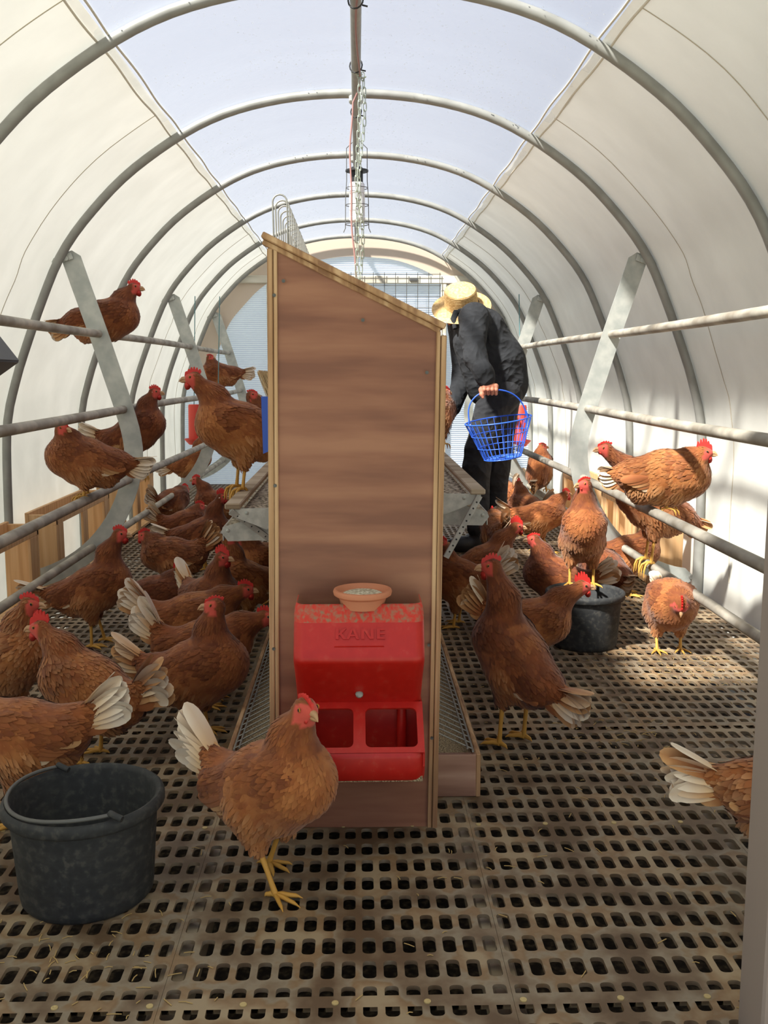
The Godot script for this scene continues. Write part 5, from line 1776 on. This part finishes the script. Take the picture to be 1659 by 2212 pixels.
	{"label": "hen scratching its face on the slats below the lowest bar on the white side", "at": Vector3(1.182, 0.000, -3.576), "turn": -94.0, "hb": 0.185, "nl": 0.1, "lean": 84, "hpit": -68, "pitch": 4, "tail": 10, "dark": 0.45, "comb": 1, "white": 0.1, "fat": 1.08, "step": [0.0, 0.02], "cell": 0.01, "nf": 1.0, "hyaw": 6, "nyaw": 1.8, "group": "brown hens"},
	{"label": "hen walking along the aisle on the white side with its tail towards the nest unit", "at": Vector3(1.067, 0.000, -5.608), "turn": 2.0, "hb": 0.215, "nl": 0.12, "lean": 40, "tail": 24, "white": 0.3, "dark": 0.35, "comb": 1, "step": [-0.04, 0.04], "cell": 0.013, "nf": 0.7, "hyaw": -24, "nyaw": -7.2, "group": "brown hens"},
	{"label": "small upright hen on the lowest bar far along the white wall", "at": Vector3(1.245, 0.248, -6.600), "turn": 70.0, "hb": 0.135, "nl": 0.095, "lean": 6, "pitch": 34, "tail": -20, "dark": 0.35, "comb": 0, "grip": true, "white": 0.1, "cell": 0.013, "nf": 0.7, "hyaw": 64, "nyaw": 19.2, "group": "brown hens"},
	{"label": "hen with a white tail turned away beside the collector's boots", "at": Vector3(1.080, 0.000, -6.878), "turn": 100.0, "hb": 0.18, "nl": 0.08, "lean": 60, "tail": 58, "white": 1.0, "dark": 0.3, "comb": 1, "cell": 0.013, "nf": 0.7, "hyaw": 0, "nyaw": 0.0, "group": "brown hens"},
	{"label": "hen with a split white tail at the foot of the far white side perches", "at": Vector3(1.270, 0.000, -7.245), "turn": 72.0, "hb": 0.17, "nl": 0.08, "lean": 60, "tail": 62, "white": 1.0, "dark": 0.5, "comb": 1, "cell": 0.013, "nf": 0.7, "hyaw": -8, "nyaw": -2.4, "group": "brown hens"},
	{"label": "hen raising its head beside the lowest bar beyond the bracket on the white side", "at": Vector3(1.100, 0.000, -6.200), "turn": 120.0, "hb": 0.18, "nl": 0.12, "lean": 20, "dark": 0.6, "comb": 1, "cell": 0.013, "nf": 0.7, "hyaw": 60, "nyaw": 18.0, "group": "brown hens"},
	{"label": "hen looking back from under the landing tray on the white side", "at": Vector3(0.421, 0.000, -3.939), "turn": 160.0, "hb": 0.2, "nl": 0.115, "lean": 14, "tail": 52, "white": 0.7, "dark": 0.65, "comb": 1, "pitch": 6, "cell": 0.01, "nf": 1.0, "hyaw": 168, "nyaw": 50.4, "group": "brown hens"},
	{"label": "hen with a raised pink comb in front of the tray strut", "at": Vector3(0.551, 0.000, -4.231), "turn": 14.0, "hb": 0.2, "nl": 0.15, "lean": 36, "pitch": 18, "dark": 0.5, "comb": 2, "white": 0.2, "cell": 0.01, "nf": 1.0, "hyaw": 14, "nyaw": 4.2, "group": "brown hens"},
	{"label": "tan hen seen from behind under the corner of the white side landing tray", "at": Vector3(0.760, 0.000, -5.202), "turn": 94.0, "hb": 0.2, "nl": 0.08, "lean": 60, "tail": 40, "white": 0.2, "dark": 0.05, "comb": 1, "shaggy": 0.5, "cell": 0.013, "nf": 0.7, "hyaw": -2, "nyaw": -0.6, "group": "brown hens"},
	{"label": "ruffled hen on the nest perch under the collector's hand", "at": Vector3(0.430, 0.655, -5.320), "turn": 62.0, "hb": 0.17, "nl": 0.09, "lean": 30, "tail": 48, "white": 0.4, "dark": 0.25, "comb": 1, "grip": true, "shaggy": 0.9, "cell": 0.013, "nf": 0.7, "hyaw": 22, "nyaw": 6.6, "group": "brown hens"},
	{"label": "hen with loose cream tail feathers standing by the door jamb", "at": Vector3(0.910, 0.000, -1.867), "turn": -6.0, "hb": 0.2, "nl": 0.12, "lean": 20, "tail": 16, "white": 0.75, "dark": 0.15, "comb": 1, "shaggy": 1.0, "s": 1.02, "cell": 0.009, "nf": 1.0, "hyaw": -6, "nyaw": -1.8, "group": "brown hens"},
]

# ---------------------------------------------------------------- the person collecting eggs
func join(nets: Array) -> Dictionary:
	var v := PackedVector3Array()
	var n := PackedVector3Array()
	var i := PackedInt32Array()
	for s in nets:
		var o := v.size()
		v.append_array(s.v)
		n.append_array(s.n)
		for k in s.i: i.append(k + o)
	return {"v": v, "n": n, "i": i}

func chain(P: PackedFloat32Array, pts: Array, rad: Array, blend := 0.03) -> void:
	for k in pts.size() - 1:
		bone(P, pts[k], rad[k], pts[k + 1], rad[k + 1], 0.0, blend)

func build_person() -> void:
	var O := Vector3(0.76, 0.0, -5.70)
	var pr := thing("person", "person in dark jacket and straw hat bending to the nest with a basket", "person", O)
	var q := func(x: float, y: float, z: float) -> Vector3: return Vector3(x - 0.76, y, z + 5.70)
	# joints
	var wristN: Vector3 = q.call(0.699, 0.995, -5.305)
	var wristF: Vector3 = q.call(0.548, 0.822, -5.72)
	# body under the clothes
	var P := PackedFloat32Array()
	bone(P, q.call(0.82, 0.95, -5.70), 0.12, q.call(0.70, 1.28, -5.70), 0.12)
	chain(P, [q.call(0.66, 1.33, -5.53), q.call(0.645, 1.145, -5.40), wristN], [0.05, 0.042, 0.028])
	chain(P, [q.call(0.62, 1.32, -5.86), q.call(0.63, 1.02, -5.83), wristF], [0.05, 0.042, 0.028])
	chain(P, [q.call(0.66, 1.30, -5.70), q.call(0.63, 1.35, -5.71), q.call(0.615, 1.375, -5.73)], [0.07, 0.055, 0.052])
	chain(P, [q.call(0.83, 0.92, -5.63), q.call(0.70, 0.54, -5.62), q.call(0.708, 0.10, -5.63)], [0.08, 0.055, 0.04])
	chain(P, [q.call(0.87, 0.92, -5.80), q.call(0.845, 0.53, -5.80), q.call(0.83, 0.10, -5.80)], [0.08, 0.055, 0.04])
	var net := surface_nets(P, 0.014)
	# head, tilted down towards the nest: skull, face with brow, nose, chin, ears
	P = PackedFloat32Array()
	var hc: Vector3 = q.call(0.612, 1.395, -5.735)
	var fw := Vector3(-0.80, -0.42, -0.42).normalized()
	var hu := Vector3(-0.15, 0.85, 0.50).normalized()
	hu = (hu - fw * hu.dot(fw)).normalized()
	var hs := fw.cross(hu)
	bone(P, hc + hu * 0.025 - fw * 0.022, 0.082, hc + hu * 0.03 + fw * 0.018, 0.074, 0.0, 0.02)
	bone(P, hc + fw * 0.035 - hu * 0.01, 0.058, hc + fw * 0.052 - hu * 0.075, 0.036, 0.0, 0.02)
	bone(P, hc + fw * 0.088 + hu * 0.002, 0.009, hc + fw * 0.104 - hu * 0.028, 0.013, 0.0, 0.01)
	bone(P, hc + fw * 0.078 - hu * 0.055 - hs * 0.018, 0.008, hc + fw * 0.078 - hu * 0.055 + hs * 0.018, 0.008, 0.0, 0.008)
	for s in [-1.0, 1.0]:
		bone(P, hc + hs * 0.078 * s - fw * 0.008 + hu * 0.012, 0.012, hc + hs * 0.078 * s - fw * 0.004 - hu * 0.022, 0.009, 0.0, 0.006)
		bone(P, hc + fw * 0.076 + hu * 0.012 + hs * 0.012 * s, 0.009, hc + fw * 0.068 + hu * 0.012 + hs * 0.042 * s, 0.009, 0.0, 0.01)
	bone(P, hc - hu * 0.05 - fw * 0.03, 0.05, q.call(0.63, 1.33, -5.71), 0.054, 0.0, 0.02)
	var net2 := surface_nets(P, 0.007)
	# hand closed round the basket handle (handle runs along x through hx)
	P = PackedFloat32Array()
	var hx: Vector3 = q.call(0.720, 0.952, -5.30)
	bone(P, wristN, 0.027, hx + Vector3(-0.012, 0.030, 0.004), 0.026, 0.0, 0.02)
	bone(P, hx + Vector3(-0.030, 0.022, 0.010), 0.017, hx + Vector3(0.030, 0.020, 0.010), 0.016, 0.0, 0.02)
	for k in 4:
		var x: float = -0.033 + 0.0215 * k
		var L: float = [0.92, 1.05, 1.0, 0.82][k]
		chain(P, [hx + Vector3(x, 0.022, 0.018), hx + Vector3(x, 0.002, 0.027 * L), hx + Vector3(x, -0.020, 0.012), hx + Vector3(x + 0.001, -0.017, -0.012 * L), hx + Vector3(x + 0.001, 0.000, -0.020 * L)], [0.0105, 0.0098, 0.0090, 0.0084, 0.0072], 0.005)
	chain(P, [hx + Vector3(-0.034, 0.026, -0.004), hx + Vector3(-0.050, 0.002, 0.006), hx + Vector3(-0.048, -0.024, 0.018), hx + Vector3(-0.040, -0.040, 0.022)], [0.0135, 0.0115, 0.0100, 0.0078], 0.008)
	var net3 := surface_nets(P, 0.0036)
	# hand reaching into the nest, fingers a little curled
	P = PackedFloat32Array()
	var pd := Vector3(-0.50, -0.84, 0.05).normalized()
	var pw := Vector3(0.0, 0.06, 1.0).normalized()
	var pn := pd.cross(pw)
	bone(P, wristF, 0.026, wristF + pd * 0.05, 0.025, 0.0, 0.02)
	bone(P, wristF + pd * 0.065 - pw * 0.026, 0.0145, wristF + pd * 0.065 + pw * 0.028, 0.0145, 0.0, 0.025)
	for k in 4:
		var z: float = -0.031 + 0.0205 * k
		var L: float = [0.88, 1.0, 0.96, 0.76][k]
		var b0 := wristF + pd * 0.072 + pw * z
		chain(P, [b0, b0 + (pd * 0.034 + pn * 0.006) * L, b0 + (pd * 0.056 + pn * 0.020) * L, b0 + (pd * 0.066 + pn * 0.038) * L], [0.0102, 0.0096, 0.0088, 0.0072], 0.005)
	chain(P, [wristF + pd * 0.022 + pw * 0.026, wristF + pd * 0.042 + pw * 0.050 + pn * 0.010, wristF + pd * 0.066 + pw * 0.056 + pn * 0.022, wristF + pd * 0.084 + pw * 0.050 + pn * 0.030], [0.0135, 0.0115, 0.0100, 0.0078], 0.008)
	var net4 := surface_nets(P, 0.0036)
	var skin := tri_mat(noise_tex(0.02, 81, [[0.3, Color8(178, 112, 88)], [0.7, Color8(202, 140, 112)]], 256), 3.0, 0.6)
	skin.subsurf_scatter_enabled = true
	skin.subsurf_scatter_strength = 0.15
	put("body", net_mesh(join([net, net2, net3, net4])), skin, pr)
	# eyes and hair
	for s in [-1.0, 1.0]:
		var em := MB.new()
		em.ball(hc + fw * 0.079 - hu * 0.002 + hs * 0.030 * s, Vector3.ONE * 0.009, 10)
		put("eye", em.mesh(), mat(Color8(70, 60, 52), 0.2), pr)
	P = PackedFloat32Array()
	bone(P, hc + hu * 0.03 - fw * 0.034, 0.083, hc + hu * 0.045 + fw * 0.0, 0.076, 0.0, 0.02)
	bone(P, hc - fw * 0.05 - hu * 0.02, 0.062, hc - fw * 0.03 - hu * 0.05, 0.05, 0.0, 0.02)
	put("hair", net_mesh(surface_nets(P, 0.010)), mat(Color8(58, 42, 32), 0.8), pr)
	# cloth
	var jm := tri_mat(noise_tex(0.01, 83, [[0.3, Color8(29, 31, 35)], [0.7, Color8(37, 39, 43)]], 512), 1.2, 0.92)
	var cn := noise_tex(0.007, 84, [], 512, 3)
	(cn.noise as FastNoiseLite).fractal_type = FastNoiseLite.FRACTAL_RIDGED
	bump(jm, cn, 3.2)
	var tm := tri_mat(noise_tex(0.012, 85, [[0.3, Color8(34, 35, 39)], [0.7, Color8(44, 45, 49)]], 512), 1.2, 0.92)
	bump(tm, cn, 3.2)
	P = PackedFloat32Array()
	bone(P, q.call(0.845, 0.985, -5.69), 0.152, q.call(0.815, 1.10, -5.69), 0.150, 0.0, 0.06)
	bone(P, q.call(0.815, 1.10, -5.69), 0.150, q.call(0.715, 1.27, -5.68), 0.150, 0.0, 0.06)
	bone(P, q.call(0.74, 0.955, -5.66), 0.105, q.call(0.66, 1.20, -5.66), 0.100, 0.0, 0.06)
	bone(P, q.call(0.66, 1.345, -5.53), 0.080, q.call(0.63, 1.33, -5.86), 0.080, 0.0, 0.05)
	bone(P, q.call(0.63, 1.35, -5.68), 0.075, q.call(0.585, 1.385, -5.69), 0.066, 0.0, 0.03)
	chain(P, [q.call(0.655, 1.35, -5.525), q.call(0.642, 1.25, -5.46), q.call(0.650, 1.125, -5.385), wristN + Vector3(-0.012, 0.045, 0.0), wristN + Vector3(0.001, 0.010, 0.0)], [0.080, 0.070, 0.060, 0.050, 0.047], 0.035)
	chain(P, [q.call(0.62, 1.33, -5.865), q.call(0.635, 1.02, -5.84), wristF + Vector3(0.012, 0.018, 0)], [0.080, 0.064, 0.048], 0.035)
	put("jacket", net_mesh(surface_nets(P, 0.012)), jm, pr)
	P = PackedFloat32Array()
	bone(P, q.call(0.84, 0.93, -5.63), 0.115, q.call(0.85, 0.93, -5.77), 0.115, 0.0, 0.04)
	chain(P, [q.call(0.80, 0.90, -5.63), q.call(0.708, 0.60, -5.62), q.call(0.693, 0.50, -5.62), q.call(0.708, 0.14, -5.63)], [0.108, 0.082, 0.078, 0.066], 0.03)
	chain(P, [q.call(0.86, 0.90, -5.79), q.call(0.845, 0.58, -5.80), q.call(0.838, 0.48, -5.80), q.call(0.83, 0.14, -5.80)], [0.108, 0.082, 0.074, 0.064], 0.03)
	put("trousers", net_mesh(surface_nets(P, 0.012)), tm, pr)
	for f in [[0.708, -5.63], [0.83, -5.80]]:
		P = PackedFloat32Array()
		chain(P, [q.call(f[0], 0.18, f[1]), q.call(f[0], 0.07, f[1])], [0.052, 0.050], 0.02)
		chain(P, [q.call(f[0] + 0.03, 0.045, f[1]), q.call(f[0] - 0.09, 0.045, f[1] + 0.01), q.call(f[0] - 0.15, 0.042, f[1] + 0.015)], [0.046, 0.046, 0.040], 0.02)
		put("boot", net_mesh(surface_nets(P, 0.010)), M.blackplastic, pr)
	# straw hat: braided rings
	var hm := MB.new()
	var prof := []
	var brim := 0.172
	var rows := 11
	for k in rows:
		var r0 := lerpf(brim, 0.098, float(k) / rows)
		var y0 := 0.004 * (1.0 - float(k) / rows) * -1.0 + 0.012 * pow(1.0 - float(k) / rows, 2.0) * -1.0
		prof.append(Vector2(r0, y0))
		prof.append(Vector2(r0 - 0.0045, y0 + 0.0022))
	for k in 9:
		prof.append(Vector2(0.097 - 0.0008 * k, 0.004 + k * 0.010))
		prof.append(Vector2(0.0985 - 0.0008 * k, 0.009 + k * 0.010))
	for k in 8:
		var r0 := 0.088 * (1.0 - k / 8.0)
		prof.append(Vector2(r0, 0.097 + 0.012 * (1.0 - pow(r0 / 0.09, 2.0))))
	prof.append(Vector2(0.0, 0.110))
	hm.lathe(prof, 48, Transform3D(), 0.95)
	var um := []
	for p in prof: um.append(p)
	var sm := tri_mat(noise_tex(0.05, 87, [[0.25, Color8(186, 148, 92)], [0.55, Color8(216, 182, 124)], [0.8, Color8(232, 204, 150)]], 256), 4.0, 0.7)
	sm.backlight_enabled = true
	sm.backlight = Color(0.35, 0.27, 0.15)
	var hb := Basis(Vector3.BACK, 0.17) * Basis(Vector3.RIGHT, 0.62)
	put("straw_hat", hm.mesh(), sm, pr, Transform3D(hb, q.call(0.600, 1.432, -5.69)))
	# jacket collar, its open front edge and the hem
	var cm := MB.new()
	cm.tube([q.call(0.60, 1.395, -5.60), q.call(0.565, 1.385, -5.62), q.call(0.548, 1.345, -5.60), q.call(0.555, 1.29, -5.575)], [0.018, 0.021, 0.020, 0.012], 8)
	put("collar", cm.mesh(), jm, pr)
	build_basket()

func build_basket() -> void:
	var bk := thing("egg_basket", "blue wire egg basket hanging from the hand of the person in the hat", "basket", Vector3(0.797, 0.580, -5.30))
	bk.rotation = Vector3(0.04, 0.0, 0.145)
	var rb := 0.102
	var rt := 0.181
	var H := 0.212
	for k in 28:
		var g := TAU * k / 28.0
		var c := Vector3(cos(g), 0, sin(g))
		var m := MB.new()
		m.tube([c * 0.03 + Vector3(0, 0.006, 0), c * (rb - 0.01), c * rb + Vector3(0, 0.006, 0), c * rt + Vector3(0, H, 0)], 0.0021, 5)
		put("wire", m.mesh(), M.bluewire, bk)
	for e in [[rt, H, 0.0042], [lerpf(rb, rt, 0.66), H * 0.66, 0.0026], [lerpf(rb, rt, 0.33), H * 0.33, 0.0026], [rb, 0.004, 0.003], [0.075, 0.002, 0.0022], [0.05, 0.004, 0.0022], [0.028, 0.006, 0.0022]]:
		var m := MB.new()
		var p := []
		for k in 40:
			var g := TAU * k / 40.0
			p.append(Vector3(e[0] * cos(g), e[1], e[0] * sin(g)))
		m.tube(p, e[2], 6, false, true)
		put("ring", m.mesh(), M.bluewire, bk)
	# handle: arc through the hand
	var m := MB.new()
	var p := []
	var top: Vector3 = bk.transform.affine_inverse() * Vector3(0.720, 0.952, -5.30)
	for k in 25:
		var t := k / 24.0
		var g := PI * t
		var x := -rt * 0.86 * cos(g)
		var y := H + (top.y - H + 0.0) * pow(sin(g), 0.75)
		p.append(Vector3(lerpf(x, x + top.x * 0.9, sin(g)), y, 0.0))
	m.tube(p, 0.0042, 7)
	put("handle", m.mesh(), M.bluewire, bk)
	for s in [-1.0, 1.0]:
		var c := MB.new()
		c.tube([Vector3(rt * 0.86 * s, H + 0.03, 0), Vector3(rt * 0.90 * s, H, 0.004), Vector3(rt * 0.80 * s, H - 0.035, 0.0)], 0.0046, 6)
		put("handle_clip", c.mesh(), M.bluewire, bk)
